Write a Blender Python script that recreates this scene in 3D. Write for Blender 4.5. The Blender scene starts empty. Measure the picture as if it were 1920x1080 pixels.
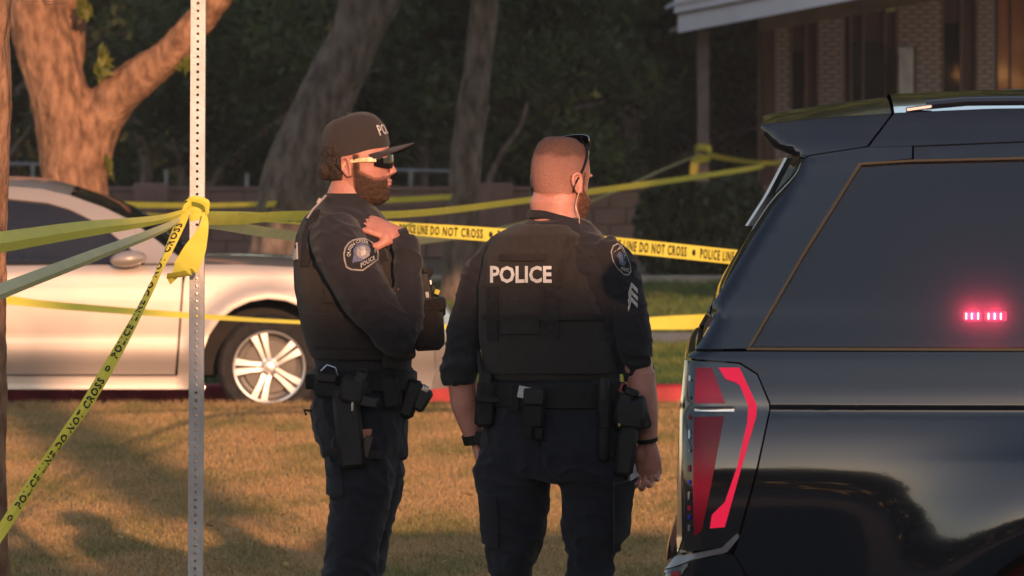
import bpy, bmesh, math, random
import numpy as np
from mathutils import Vector, Matrix, noise
from mathutils.bvhtree import BVHTree
random.seed(7); rng = np.random.default_rng(11)
SC = bpy.context.scene
COL = SC.collection
R = math.radians

# ------------------------------------------------------------------ camera, sky, sun, exposure
F, H, YH = 12000.0, 1.97, 177.0            # focal length in photo pixels, eye height, horizon row
cam_d = bpy.data.cameras.new("camera"); cam = bpy.data.objects.new("camera", cam_d); COL.objects.link(cam)
cam.location = (0, 0, H); cam.rotation_euler = (R(90), 0, 0)
cam_d.sensor_width = 36; cam_d.lens = F / 1920 * 36; cam_d.shift_y = (YH - 540) / 1920
cam_d.clip_start = .5; cam_d.clip_end = 2000
cam_d.dof.use_dof = True; cam_d.dof.focus_distance = 19.3; cam_d.dof.aperture_fstop = 13
SC.camera = cam

SUN_AZ, SUN_EL = 171.1, 10.5               # clockwise from +Y (view direction), degrees
world = bpy.data.worlds.new("World"); SC.world = world; world.use_nodes = True
nt = world.node_tree; nt.nodes.clear()
sky = nt.nodes.new("ShaderNodeTexSky"); sky.sky_type = 'NISHITA'; sky.sun_disc = False
sky.sun_elevation = R(SUN_EL); sky.sun_rotation = R(SUN_AZ); sky.air_density = 1.0; sky.dust_density = .4; sky.ozone_density = 1
bgn = nt.nodes.new("ShaderNodeBackground"); bgn.inputs[1].default_value = .15
wo = nt.nodes.new("ShaderNodeOutputWorld")
wb = nt.nodes.new("ShaderNodeMix"); wb.data_type = 'RGBA'; wb.blend_type = 'MULTIPLY'; wb.inputs[0].default_value = 1; wb.inputs[7].default_value = (1.10, .93, .88, 1)   # camera white balance
nt.links.new(sky.outputs[0], wb.inputs[6]); nt.links.new(wb.outputs[2], bgn.inputs[0]); nt.links.new(bgn.outputs[0], wo.inputs[0])
sd = bpy.data.lights.new("sun", 'SUN'); sun = bpy.data.objects.new("sun", sd); COL.objects.link(sun)
sd.energy = 3.05; sd.angle = R(.55); sd.color = (1.0, .54, .31)
az, el = R(SUN_AZ), R(SUN_EL)
SUNV = Vector((math.sin(az) * math.cos(el), math.cos(az) * math.cos(el), math.sin(el)))
sun.rotation_euler = (-SUNV).to_track_quat('-Z', 'Y').to_euler()
SC.view_settings.view_transform = 'Standard'; SC.view_settings.look = 'None'
SC.view_settings.gamma = 1; SC.view_settings.exposure = 0.75; SC.view_settings.use_curve_mapping = False
SC.cycles.max_bounces = 6; SC.cycles.transparent_max_bounces = 12

# ------------------------------------------------------------------ helpers
def at(px, py, Y):
    """photo pixel at distance Y -> point in the place"""
    return Vector(((px - 960) / F * Y, Y, H - (py - YH) / F * Y))

def mat(name, col, rough=.7, spec=.4, metal=0, var=.18, scale=6, col2=None, bump=0, bscale=60, bdist=.01, coat=0, trans=0, emit=None, estr=0, stretch=None, detail=4, sheen=0):
    m = bpy.data.materials.new(name); m.use_nodes = True
    t = m.node_tree; b = t.nodes["Principled BSDF"]; L = t.links.new
    b.inputs["Roughness"].default_value = rough; b.inputs["Metallic"].default_value = metal
    b.inputs["Specular IOR Level"].default_value = spec; b.inputs["Coat Weight"].default_value = coat
    b.inputs["Coat Roughness"].default_value = .03
    b.inputs["Sheen Weight"].default_value = sheen
    tc = t.nodes.new("ShaderNodeTexCoord"); mp = t.nodes.new("ShaderNodeMapping")
    mp.inputs[1].default_value = (3.1, 1.7, .9)
    if stretch: mp.inputs["Scale"].default_value = stretch
    L(tc.outputs["Object"], mp.inputs[0])
    n = t.nodes.new("ShaderNodeTexNoise"); n.inputs["Scale"].default_value = scale; n.inputs["Detail"].default_value = detail
    L(mp.outputs[0], n.inputs["Vector"])
    cr = t.nodes.new("ShaderNodeValToRGB")
    c2 = col2 if col2 else tuple(c * (1 + var) for c in col)
    c1 = col if col2 else tuple(c * (1 - var) for c in col)
    cr.color_ramp.elements[0].position = .35; cr.color_ramp.elements[1].position = .65
    cr.color_ramp.elements[0].color = (*c1, 1); cr.color_ramp.elements[1].color = (*c2, 1)
    L(n.outputs[0], cr.inputs[0]); L(cr.outputs[0], b.inputs["Base Color"])
    if bump:
        n2 = t.nodes.new("ShaderNodeTexNoise"); n2.inputs["Scale"].default_value = bscale; n2.inputs["Detail"].default_value = 6
        L(mp.outputs[0], n2.inputs["Vector"])
        bp = t.nodes.new("ShaderNodeBump"); bp.inputs["Strength"].default_value = bump; bp.inputs["Distance"].default_value = bdist
        L(n2.outputs[0], bp.inputs["Height"]); L(bp.outputs[0], b.inputs["Normal"])
    if trans:
        tr = t.nodes.new("ShaderNodeBsdfTranslucent"); L(cr.outputs[0], tr.inputs[0])
        mx = t.nodes.new("ShaderNodeMixShader"); mx.inputs[0].default_value = trans
        L(b.outputs[0], mx.inputs[1]); L(tr.outputs[0], mx.inputs[2]); L(mx.outputs[0], t.nodes["Material Output"].inputs[0])
    if emit:
        b.inputs["Emission Color"].default_value = (*emit, 1); b.inputs["Emission Strength"].default_value = estr
    return m

def glass_mat(name, tint, rough=.01, ior=1.55, scatter=0):
    m = bpy.data.materials.new(name); m.use_nodes = True
    t = m.node_tree; t.nodes.clear(); L = t.links.new
    o = t.nodes.new("ShaderNodeOutputMaterial"); mx = t.nodes.new("ShaderNodeMixShader")
    fr = t.nodes.new("ShaderNodeFresnel"); fr.inputs[0].default_value = 1.55
    tr = t.nodes.new("ShaderNodeBsdfTransparent"); tr.inputs[0].default_value = (*tint, 1)
    gl = t.nodes.new("ShaderNodeBsdfGlossy"); gl.inputs["Roughness"].default_value = rough
    fr.inputs[0].default_value = ior
    L(fr.outputs[0], mx.inputs[0]); L(tr.outputs[0], mx.inputs[1]); L(gl.outputs[0], mx.inputs[2])
    if scatter:                                  # scattering film added so the warning light's glow spreads across the glass
        tl = t.nodes.new("ShaderNodeBsdfTranslucent"); tl.inputs[0].default_value = (.8, .8, .8, 1); df = t.nodes.new("ShaderNodeBsdfDiffuse"); df.inputs[0].default_value = (.5, .5, .55, 1)
        m1 = t.nodes.new("ShaderNodeMixShader"); m1.inputs[0].default_value = .5; L(tl.outputs[0], m1.inputs[1]); L(df.outputs[0], m1.inputs[2])
        m2 = t.nodes.new("ShaderNodeMixShader"); m2.inputs[0].default_value = scatter; L(mx.outputs[0], m2.inputs[1]); L(m1.outputs[0], m2.inputs[2]); L(m2.outputs[0], o.inputs[0])
    else: L(mx.outputs[0], o.inputs[0])
    return m

class MB:
    def __init__(s): s.v = []; s.f = []
    def add(s, vs, fs):
        k = len(s.v); s.v += [Vector(v) for v in vs]; s.f += [tuple(i + k for i in f) for f in fs]; return s
    def box(s, c, size, rot=None, ch=0.0):
        c = Vector(c); h = [x / 2 for x in size]; ch = min([ch] + [x * .45 for x in h])
        M = rot.to_3x3() if rot is not None else Matrix.Identity(3)
        S = [(a, b, d) for a in (-1, 1) for b in (-1, 1) for d in (-1, 1)]
        if ch <= 0:
            vs = [c + M @ Vector((q[0] * h[0], q[1] * h[1], q[2] * h[2])) for q in S]
            return s.add(vs, [(0, 1, 3, 2), (4, 6, 7, 5), (0, 4, 5, 1), (2, 3, 7, 6), (0, 2, 6, 4), (1, 5, 7, 3)])
        ix = {}; vs = []
        for q in S:
            for k in range(3):
                ix[q, k] = len(vs)
                vs.append(c + M @ Vector([q[i] * (h[i] if i == k else h[i] - ch) for i in range(3)]))
        fs = []
        for k in range(3):
            i, j = [a for a in range(3) if a != k]
            for sg in (-1, 1):
                cyc = []
                for a, b in ((-1, -1), (1, -1), (1, 1), (-1, 1)):
                    q = [0, 0, 0]; q[k] = sg; q[i] = a; q[j] = b; cyc.append(ix[tuple(q), k])
                fs.append(tuple(cyc))
            for a in (-1, 1):
                for b in (-1, 1):
                    q0 = [0, 0, 0]; q0[i] = a; q0[j] = b; q1 = list(q0); q0[k] = -1; q1[k] = 1
                    q0, q1 = tuple(q0), tuple(q1)
                    fs.append((ix[q0, i], ix[q1, i], ix[q1, j], ix[q0, j]))
        for q in S: fs.append((ix[q, 0], ix[q, 1], ix[q, 2]))
        return s.add(vs, fs)
    def loft(s, rings, cap=True):
        k = len(s.v); n = len(rings[0])
        for r in rings: s.v += [Vector(p) for p in r]
        for a in range(len(rings) - 1):
            for i in range(n):
                j = (i + 1) % n
                s.f.append((k + a * n + i, k + a * n + j, k + (a + 1) * n + j, k + (a + 1) * n + i))
        if cap:
            for a, r in ((0, rings[0]), (len(rings) - 1, rings[-1])):
                c = sum((Vector(p) for p in r), Vector()) / n
                s.v.append(c); ci = len(s.v) - 1
                for i in range(n): s.f.append((k + a * n + i, k + a * n + (i + 1) % n, ci))
        return s
    def tube(s, pts, rad, seg=12, cap=True, flat=1.0):
        pts = [Vector(p) for p in pts]
        if not hasattr(rad, '__len__'): rad = [rad] * len(pts)
        rings = []; up = None
        for i, p in enumerate(pts):
            t = (pts[min(i + 1, len(pts) - 1)] - pts[max(i - 1, 0)]).normalized()
            if up is None: up = Vector((0, 0, 1)) if abs(t.z) < .9 else Vector((1, 0, 0))
            u = t.cross(up)
            if u.length < 1e-4: u = t.orthogonal()
            u.normalize(); w = u.cross(t).normalized(); up = w
            rings.append([p + u * (math.cos(2 * math.pi * q / seg) * rad[i]) + w * (math.sin(2 * math.pi * q / seg) * rad[i] * flat) for q in range(seg)])
        return s.loft(rings, cap)
    def ell(s, c, r, seg=16, rows=10, rot=None):
        c = Vector(c); M = rot.to_3x3() if rot is not None else Matrix.Identity(3); rings = []
        for a in range(1, rows):
            ph = math.pi * a / rows
            rings.append([c + M @ Vector((r[0] * math.sin(ph) * math.cos(2 * math.pi * q / seg), r[1] * math.sin(ph) * math.sin(2 * math.pi * q / seg), r[2] * math.cos(ph))) for q in range(seg)])
        return s.loft(rings)
    def prism(s, poly, d, inset=0):
        """closed polygon (list of Vector) pushed along d"""
        n = len(poly); d = Vector(d)
        k = len(s.v); s.v += [Vector(p) for p in poly] + [Vector(p) + d for p in poly]
        s.f.append(tuple(k + i for i in range(n))); s.f.append(tuple(k + n + i for i in reversed(range(n))))
        for i in range(n):
            j = (i + 1) % n; s.f.append((k + i, k + j, k + n + j, k + n + i))
        return s
    def mesh(s, name, off=Vector(), smooth=True, angle=40):
        me = bpy.data.meshes.new(name)
        me.from_pydata([tuple(v - off) for v in s.v], [], s.f)
        bm = bmesh.new(); bm.from_mesh(me); bmesh.ops.recalc_face_normals(bm, faces=bm.faces); bm.to_mesh(me); bm.free()
        finish(me, smooth, angle); return me
    def build(s, name, m, parent=None, smooth=True, angle=40):
        off = parent_off(parent)
        return link(name, s.mesh(name, off, smooth, angle), m, parent)

def finish(me, smooth=True, angle=40):
    me.polygons.foreach_set("use_smooth", [smooth] * len(me.polygons))
    if smooth: me.set_sharp_from_angle(angle=R(angle))
    me.update()

def parent_off(p):
    o = Vector()
    while p is not None: o += p.location; p = p.parent
    return o

def link(name, me, m, parent=None):
    o = bpy.data.objects.new(name, me); COL.objects.link(o)
    if m is not None:
        me.materials.clear()
        for x in (m if isinstance(m, (list, tuple)) else [m]): me.materials.append(x)
    if parent is not None: o.parent = parent
    return o

def tag(o, label=None, cat=None, group=None, kind=None):
    if label: o["label"] = label
    if cat: o["category"] = cat
    if group: o["group"] = group
    if kind: o["kind"] = kind
    return o

def thing(name, loc, label, cat, group=None):
    o = bpy.data.objects.new(name, None); COL.objects.link(o); o.location = loc; o.empty_display_size = .1
    return tag(o, label, cat, group)

def solo(mb, name, m, loc, label, cat, group=None, smooth=True, angle=40):
    """a thing that is one mesh, its origin at loc"""
    o = link(name, mb.mesh(name, Vector(loc), smooth, angle), m); o.location = loc
    return tag(o, label, cat, group)

def np_mesh(name, verts, faces_n, idx):
    """fast mesh from numpy: verts (n,3), idx flat, faces_n verts per face"""
    me = bpy.data.meshes.new(name); nf = len(idx) // faces_n
    me.vertices.add(len(verts)); me.vertices.foreach_set("co", verts.astype(np.float32).ravel())
    me.loops.add(len(idx)); me.loops.foreach_set("vertex_index", idx.astype(np.int32))
    me.polygons.add(nf); me.polygons.foreach_set("loop_start", np.arange(0, nf * faces_n, faces_n, dtype=np.int32))
    me.polygons.foreach_set("loop_total", np.full(nf, faces_n, dtype=np.int32))
    me.update(calc_edges=True); return me

def voxel(mb, size, smooth=4, fac=.5):
    """union of the closed shapes in mb as one continuous surface"""
    me = bpy.data.meshes.new("tmp"); me.from_pydata([tuple(v) for v in mb.v], [], mb.f)
    bm = bmesh.new(); bm.from_mesh(me); bmesh.ops.recalc_face_normals(bm, faces=bm.faces); bm.to_mesh(me); bm.free()
    o = bpy.data.objects.new("tmp", me); COL.objects.link(o)
    r = o.modifiers.new("r", 'REMESH'); r.mode = 'VOXEL'; r.voxel_size = size; r.adaptivity = 0
    if smooth:
        q = o.modifiers.new("s", 'SMOOTH'); q.factor = fac; q.iterations = smooth
    dg = bpy.context.evaluated_depsgraph_get()
    out = bpy.data.meshes.new_from_object(o.evaluated_get(dg))
    bpy.data.objects.remove(o); bpy.data.meshes.remove(me)
    return out

def displace(me, fn):
    n = len(me.vertices); co = np.empty(n * 3, np.float32); no = np.empty(n * 3, np.float32)
    me.vertices.foreach_get("co", co); me.vertices.foreach_get("normal", no)
    co = co.reshape(-1, 3); no = no.reshape(-1, 3)
    d = np.array([fn(Vector(c), Vector(q)) for c, q in zip(co.tolist(), no.tolist())], np.float32)
    me.vertices.foreach_set("co", (co + no * d[:, None]).ravel()); me.update(); return me

def shift(me, off):
    me.transform(Matrix.Translation(-off)); return me

def bvh_of(me):
    return BVHTree.FromPolygons([v.co.copy() for v in me.vertices], [tuple(p.vertices) for p in me.polygons])

def catmull(P, n):
    P = [np.array(p, float) for p in P]; Q = [2 * P[0] - P[1]] + P + [2 * P[-1] - P[-2]]; out = []
    m = len(P) - 1
    for k in range(n + 1):
        x = k / n * m; i = min(int(x), m - 1); t = x - i
        a, b, c, d = Q[i], Q[i + 1], Q[i + 2], Q[i + 3]
        out.append(.5 * (2 * b + (c - a) * t + (2 * a - 5 * b + 4 * c - d) * t * t + (3 * b - a - 3 * c + d) * t ** 3))
    return out

def lerp(x, xs, ys): return float(np.interp(x, xs, ys))

_txt = {}
def glyphs(s, bold=.012, space=1.0):
    """flat outlines of a string, unit height capitals: (verts Nx2, faces)"""
    if (s, bold, space) in _txt: return _txt[s, bold, space]
    c = bpy.data.curves.new("t", 'FONT'); c.body = s; c.size = 1; c.offset = bold; c.space_character = space; c.resolution_u = 2
    o = bpy.data.objects.new("t", c); COL.objects.link(o)
    dg = bpy.context.evaluated_depsgraph_get()
    me = bpy.data.meshes.new_from_object(o.evaluated_get(dg))
    v = np.array([x.co[:2] for x in me.vertices]); f = [tuple(p.vertices) for p in me.polygons]
    v = v - v.min(0); v = v / max(1e-6, v[:, 1].max())
    bpy.data.objects.remove(o); bpy.data.curves.remove(c); bpy.data.meshes.remove(me)
    _txt[s, bold, space] = (v, f); return v, f

def poly_grid(poly, step):
    """polygon cut by a regular grid -> (uv verts, faces, boundary edges)"""
    bm = bmesh.new(); vs = [bm.verts.new((p[0], p[1], 0)) for p in poly]
    f = bm.faces.new(vs); f.normal_update()
    bmesh.ops.triangulate(bm, faces=[f], ngon_method='EAR_CLIP')
    us = [p[0] for p in poly]; ws = [p[1] for p in poly]
    for ax, (lo, hi) in ((0, (min(us), max(us))), (1, (min(ws), max(ws)))):
        st = step if not isinstance(step, tuple) else step[ax]
        k = math.floor(lo / st) + 1
        while k * st < hi:
            no = (1, 0, 0) if ax == 0 else (0, 1, 0); co = (k * st, 0, 0) if ax == 0 else (0, k * st, 0)
            bmesh.ops.bisect_plane(bm, geom=bm.verts[:] + bm.edges[:] + bm.faces[:], plane_co=co, plane_no=no, dist=1e-6)
            k += 1
    bm.verts.ensure_lookup_table(); bm.verts.index_update()
    V = [(v.co.x, v.co.y) for v in bm.verts]; Fc = [tuple(v.index for v in f.verts) for f in bm.faces]
    B = [(e.verts[0].index, e.verts[1].index) for e in bm.edges if len(e.link_faces) == 1]
    bm.free(); return V, Fc, B

def skin_panel(name, poly, step, fn, thick, m, parent, mirror=None):
    """sheet panel of a vehicle: a 2D outline laid on the surface fn(u,v), with returned edges; true surface normals"""
    V, Fc, B = poly_grid(poly, step); e = 1e-3
    P = [fn(u, w) for u, w in V]; N = []
    for u, w in V:
        n = (fn(u + e, w) - fn(u - e, w)).cross(fn(u, w + e) - fn(u, w - e)); n.normalize()
        if n.y > 0: n = -n
        N.append(n)
    k = len(P); bi = sorted({i for b in B for i in b}); mp = {v: k + q for q, v in enumerate(bi)}; mp2 = {v: k + len(bi) + q for q, v in enumerate(bi)}
    verts = P + [P[i].copy() for i in bi] + [P[i] - N[i] * thick for i in bi]
    faces = list(Fc); ln = []
    for q, f in enumerate(faces):                     # outward winding
        a, b, c = (P[f[0]], P[f[1]], P[f[2]])
        if (b - a).cross(c - a).dot(N[f[0]]) < 0: faces[q] = tuple(reversed(f))
    for f in faces: ln += [N[i] for i in f]
    for a, b in B:
        faces.append((mp[a], mp[b], mp2[b], mp2[a])); ln += [Vector((0, 0, 0))] * 4
    off = parent_off(parent)
    me = bpy.data.meshes.new(name)
    if mirror is not None:
        verts = [Vector((v.x, 2 * mirror - v.y, v.z)) for v in verts]; faces = [tuple(reversed(f)) for f in faces]
    me.from_pydata([tuple(v - off) for v in verts], [], faces)
    me.polygons.foreach_set("use_smooth", [True] * len(me.polygons))
    if mirror is None: me.normals_split_custom_set([tuple(n) for n in ln])
    me.update()
    return link(name, me, m, parent)

def strip(name, pts, edge, yc, crown, m, parent, ny=14, n=24, dirn=(0, 0, 1), power=2.0):
    """sheet across a vehicle between its two flanks; pts run along x,z; edge(x,z) gives the near flank's y"""
    C = catmull([(p[0], p[1]) for p in pts], n); d = Vector(dirn); rows = []
    for q, (x, z) in enumerate(C):
        y0 = edge(x, z); hw = yc - y0
        cr = crown(q / n) if callable(crown) else crown
        rows.append([Vector((x, yc + hw * t, z)) + d * (cr * (1 - abs(t) ** power)) for t in np.linspace(-1, 1, ny + 1)])
    mb = MB(); w = ny + 1
    mb.v = [p for r in rows for p in r]
    for a in range(len(rows) - 1):
        for i in range(ny): mb.f.append((a * w + i, a * w + i + 1, (a + 1) * w + i + 1, (a + 1) * w + i))
    return mb.build(name, m, parent, angle=60)

def decal(name, poly, bvh, th, m, parent, step=5, rim=True, ymax=60):
    """thin panel sewn onto a body: its outline in photo pixels is laid on the surface facing the street"""
    V, Fc, B = poly_grid(poly, step); P = []; N = []; o = Vector((0, 0, H))
    for u, w in V:
        d = (at(u, w, 10) - o).normalized(); loc, n, i, ds = bvh.ray_cast(o, d)
        if loc is None:
            q = o + d * (parent_off(parent).y / d.y); loc, n, i, ds = bvh.find_nearest(q)
        if n.dot(d) > 0: n = -n
        P.append(loc); N.append((n - d * .5).normalized())
    k = len(P); top = [p + n * th for p, n in zip(P, N)]; bot = [p - n * .003 for p, n in zip(P, N)]
    mb = MB(); mb.v = top + bot; mb.f = list(Fc)
    for a, b in B: mb.f.append((a, b, k + b, k + a))
    return mb.build(name, m, parent, angle=50)

def decal_text(name, s, x0, y0, x1, y1, bvh, th, m, parent, fn=None, bold=.012):
    """lettering sewn onto a body; x0,y0 - x1,y1 box in photo pixels, or fn(u in 0..1, v in 0..1) -> pixel"""
    v, f = glyphs(s, bold); wmax = v[:, 0].max(); o = Vector((0, 0, H)); vs = []
    for a, b in v:
        u = a / wmax; px, py = fn(u, b) if fn else (x0 + (x1 - x0) * u, y1 + (y0 - y1) * b)
        d = (at(px, py, 10) - o).normalized(); loc, n, i, ds = bvh.ray_cast(o, d)
        if loc is None:
            q = o + d * (parent_off(parent).y / d.y); loc, n, i, ds = bvh.find_nearest(q)
        if n.dot(d) > 0: n = -n
        vs.append(loc + (n - d).normalized() * th)
    mb = MB(); mb.v = vs; mb.f = list(f)
    off = parent_off(parent); me = bpy.data.meshes.new(name)
    me.from_pydata([tuple(p - off) for p in vs], [], f); me.update()
    return link(name, me, m, parent)
# ------------------------------------------------------------------ materials of the setting
M_soil = mat("soil", (.16, .10, .06), .95, .1, scale=2, bump=.5)
M_asph = mat("asphalt", (.06, .056, .053), .9, .3, scale=30, var=.3, bump=.4, bscale=300)
M_conc = mat("concrete", (.36, .32, .27), .9, .2, scale=5, var=.2, bump=.3)
M_red = mat("red_kerb_paint", (.36, .03, .035), .6, .3, scale=6, var=.3, bump=.2)
M_bark = mat("bark", (.15, .08, .048), .95, .1, scale=16, col2=(.36, .20, .12), bump=1.0, bscale=30, stretch=(1, 1, .45), detail=8, bdist=.03)
M_bark2 = mat("grey_bark", (.09, .07, .058), .95, .1, scale=11, col2=(.22, .175, .145), bump=1.0, bscale=24, stretch=(1, 1, .45), detail=8, bdist=.035)
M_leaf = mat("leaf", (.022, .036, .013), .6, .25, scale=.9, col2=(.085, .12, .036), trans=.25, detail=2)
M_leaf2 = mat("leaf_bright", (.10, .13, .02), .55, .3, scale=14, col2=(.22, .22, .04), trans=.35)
M_hedge = mat("hedge_leaf", (.025, .042, .02), .55, .3, scale=9, col2=(.06, .085, .035), trans=.2)
M_wood = mat("wood_mass_leaf", (.018, .026, .01), .7, .2, scale=2, col2=(.045, .055, .02), trans=.2)

def lawn_mat(name, dry, green, bias=.5):
    m = bpy.data.materials.new(name); m.use_nodes = True
    t = m.node_tree; b = t.nodes["Principled BSDF"]; L = t.links.new
    b.inputs["Roughness"].default_value = .8; b.inputs["Specular IOR Level"].default_value = .15
    g = t.nodes.new("ShaderNodeNewGeometry"); mp = t.nodes.new("ShaderNodeMapping"); mp.inputs["Scale"].default_value = (1, .42, 1)
    L(g.outputs["Position"], mp.inputs[0])
    n = t.nodes.new("ShaderNodeTexNoise"); n.inputs["Scale"].default_value = 1.6; n.inputs["Detail"].default_value = 7; n.inputs["Roughness"].default_value = .68
    L(mp.outputs[0], n.inputs["Vector"])
    r = t.nodes.new("ShaderNodeValToRGB"); e = r.color_ramp.elements
    e[0].position = bias - .14; e[0].color = (*green, 1); e[1].position = bias + .10; e[1].color = (*dry, 1)
    x = r.color_ramp.elements.new(bias + .30); x.color = (dry[0] * .85, dry[1] * .72, dry[2] * .65, 1)
    L(n.outputs[0], r.inputs[0])
    n2 = t.nodes.new("ShaderNodeTexNoise"); n2.inputs["Scale"].default_value = 60; L(g.outputs["Position"], n2.inputs["Vector"])
    r2 = t.nodes.new("ShaderNodeValToRGB"); r2.color_ramp.elements[0].color = (.55, .55, .55, 1); r2.color_ramp.elements[1].color = (1.3, 1.3, 1.3, 1)
    r2.color_ramp.elements[0].position = .3; r2.color_ramp.elements[1].position = .7
    L(n2.outputs[0], r2.inputs[0])
    mx = t.nodes.new("ShaderNodeMix"); mx.data_type = 'RGBA'; mx.blend_type = 'MULTIPLY'; mx.inputs[0].default_value = 1
    L(r.outputs[0], mx.inputs[6]); L(r2.outputs[0], mx.inputs[7]); L(mx.outputs[2], b.inputs["Base Color"])
    return m
M_lawn = lawn_mat("dormant_lawn", (.42, .27, .125), (.20, .175, .06), .48)
M_lawn2 = lawn_mat("green_lawn", (.24, .23, .07), (.07, .12, .035), .6)

# ------------------------------------------------------------------ ground
LANE = -.12
def sheet(name, x0, x1, y0, y1, z, m, drop=.3):
    mb = MB(); mb.box(((x0 + x1) / 2, (y0 + y1) / 2, z - drop / 2), (x1 - x0, y1 - y0, drop))
    return tag(mb.build(name, m, smooth=False), kind="structure")
g = MB(); g.add([(-600, -200, -.16), (600, -200, -.16), (600, 900, -.16), (-600, 900, -.16)], [(0, 1, 2, 3)])
tag(g.build("ground", M_soil, smooth=False), kind="structure")
sheet("street", -60, 60, -60, 18.75, -.10, M_asph, .05)
sheet("parking_lane", -60, 60, 40.62, 43.5, LANE, M_asph, .03)
sheet("lawn", -60, 60, 18.95, 40.3, 0, M_lawn)
sheet("far_lawn", -60, 60, 43.72, 51, -.02, M_lawn2)
sheet("footpath", -60, 60, 51, 53.4, -.016, M_conc, .1)
sheet("church_lawn", -60, 60, 53.4, 67.4, -.02, M_lawn2)
sheet("planting_bed", -60, 60, 67.6, 92, -.02, M_soil, .1)
def kerb(name, y0, y1, z, m, seg=3.0):
    mb = MB(); x = -60
    while x < 60:
        mb.box((x + seg / 2, (y0 + y1) / 2, z - .14), (seg - .008, y1 - y0, .28), ch=.02); x += seg
    return tag(mb.build(name, m), kind="structure")
kerb("street_kerb", 18.75, 18.95, .01, M_conc)
kerb("near_kerb", 40.3, 40.62, .005, M_conc)
kerb("red_kerb", 43.5, 43.72, -.005, M_red)
kerb("bed_kerb", 67.4, 67.6, .06, M_conc)

def blades(name, n, x_of, y0, y1, z, h, w, m, pw=1.0):
    Y = y0 + (y1 - y0) * rng.random(n) ** pw; X = x_of(Y, rng.random(n)); a = rng.random(n) * 6.28
    hh = h * (.5 + .8 * rng.random(n)); lean = rng.normal(0, .6, (n, 2)) * hh[:, None]
    b = np.stack([X, Y, np.full(n, z)], 1); dx = np.stack([np.cos(a), np.sin(a), np.zeros(n)], 1) * (w / 2)
    tip = b + np.concatenate([lean, hh[:, None]], 1)
    V = np.stack([b - dx, b + dx, tip], 1).reshape(-1, 3)
    o = link(name, np_mesh(name, V, 3, np.arange(n * 3)), m); return tag(o, kind="stuff")
blades("lawn_grass", 230000, lambda Y, r: (r - .5) * .17 * Y, 25.4, 40.35, 0, .026, .006, M_lawn)
blades("lawn_edge_grass", 9000, lambda Y, r: (r - .5) * .17 * Y, 39.9, 40.38, 0, .05, .007, M_lawn)
blades("far_lawn_grass", 60000, lambda Y, r: (r - .45) * .17 * Y, 43.8, 51, -.02, .05, .010, M_lawn2)
blades("church_lawn_grass", 50000, lambda Y, r: (r - .45) * .17 * Y, 53.4, 67.3, -.02, .06, .014, M_lawn2)
# fallen leaves on the lawn
mb = MB()
for i in range(70):
    Y = 26 + 14 * random.random(); X = (random.random() - .5) * .16 * Y; a = random.random() * 6.3; s = .018 + .014 * random.random()
    u = Vector((math.cos(a), math.sin(a), .25)) * s; w = Vector((-math.sin(a), math.cos(a), .15)) * s * .6
    c = Vector((X, Y, .035)); mb.add([c - u, c + w, c + u, c - w], [(0, 1, 2, 3)])
tag(mb.build("fallen_leaves", mat("dry_leaf", (.35, .24, .07), .8), smooth=False), kind="stuff")

# ------------------------------------------------------------------ trees
def leaf_cloud(clumps, size, n_sub=14, spread=.38, droop=0):
    """leaf-sized quads in uneven clusters filling ellipsoids (centre, radii, count)"""
    V = []
    for c, r, n in clumps:
        c = np.array(c); r = np.array(r)
        d = rng.normal(size=(n_sub, 3)); d /= np.linalg.norm(d, axis=1)[:, None]
        cen = d * (rng.random(n_sub) ** .33)[:, None] * .85
        k = rng.integers(0, n_sub, n); p = (cen[k] + rng.normal(0, spread * .6, (n, 3))) * r + c
        V.append(p)
    P = np.concatenate(V); n = len(P)
    a = rng.normal(size=(n, 3)); a[:, 2] -= droop; a /= np.linalg.norm(a, axis=1)[:, None]
    b = np.cross(a, rng.normal(size=(n, 3))); b /= np.linalg.norm(b, axis=1)[:, None]
    s = (size * (.6 + .8 * rng.random(n)))[:, None]
    Q = np.stack([P - a * s, P + b * s * .45, P + a * s, P - b * s * .45], 1).reshape(-1, 3)
    return Q

def leaves_obj(name, clumps, size, m, parent=None, prune=False, **k):
    Q = leaf_cloud(clumps, size, **k)
    if prune:                                 # lower twigs lopped so the view under the crown stays open
        c = Q.reshape(-1, 4, 3).mean(1); ok = ~((c[:, 2] < H + .0148 * c[:, 1] + .22) & (np.abs(c[:, 0]) < .088 * c[:, 1])); Q = Q.reshape(-1, 4, 3)[ok].reshape(-1, 3)
    Q = Q - np.array(parent_off(parent))
    return link(name, np_mesh(name, Q, 4, np.arange(len(Q))), m, parent)

def trunk_obj(limbs, vs, m, parent, amp=.02, fr=6.0):
    mb = MB()
    for pts, rad in limbs:
        C = catmull(pts, 6 * (len(pts) - 1)); rr = [lerp(i, np.linspace(0, len(C) - 1, len(rad)), rad) for i in range(len(C))]
        mb.tube(C, rr, 16)
    me = voxel(mb, vs, 3)
    displace(me, lambda c, n: amp * (noise.noise(Vector((c.x * fr, c.y * fr, c.z * fr * .35))) + .5 * noise.noise(Vector((c.x * fr * 3.1, c.y * fr * 3.1, c.z * fr * 1.0))) + .45 * (.35 - abs(noise.noise(Vector((c.x * fr * 4.4 + 5, c.y * fr * 4.4, c.z * fr * 1.5)))))))
    finish(me, True, 80); shift(me, parent_off(parent))
    return link("trunk", me, m, parent)

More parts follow.
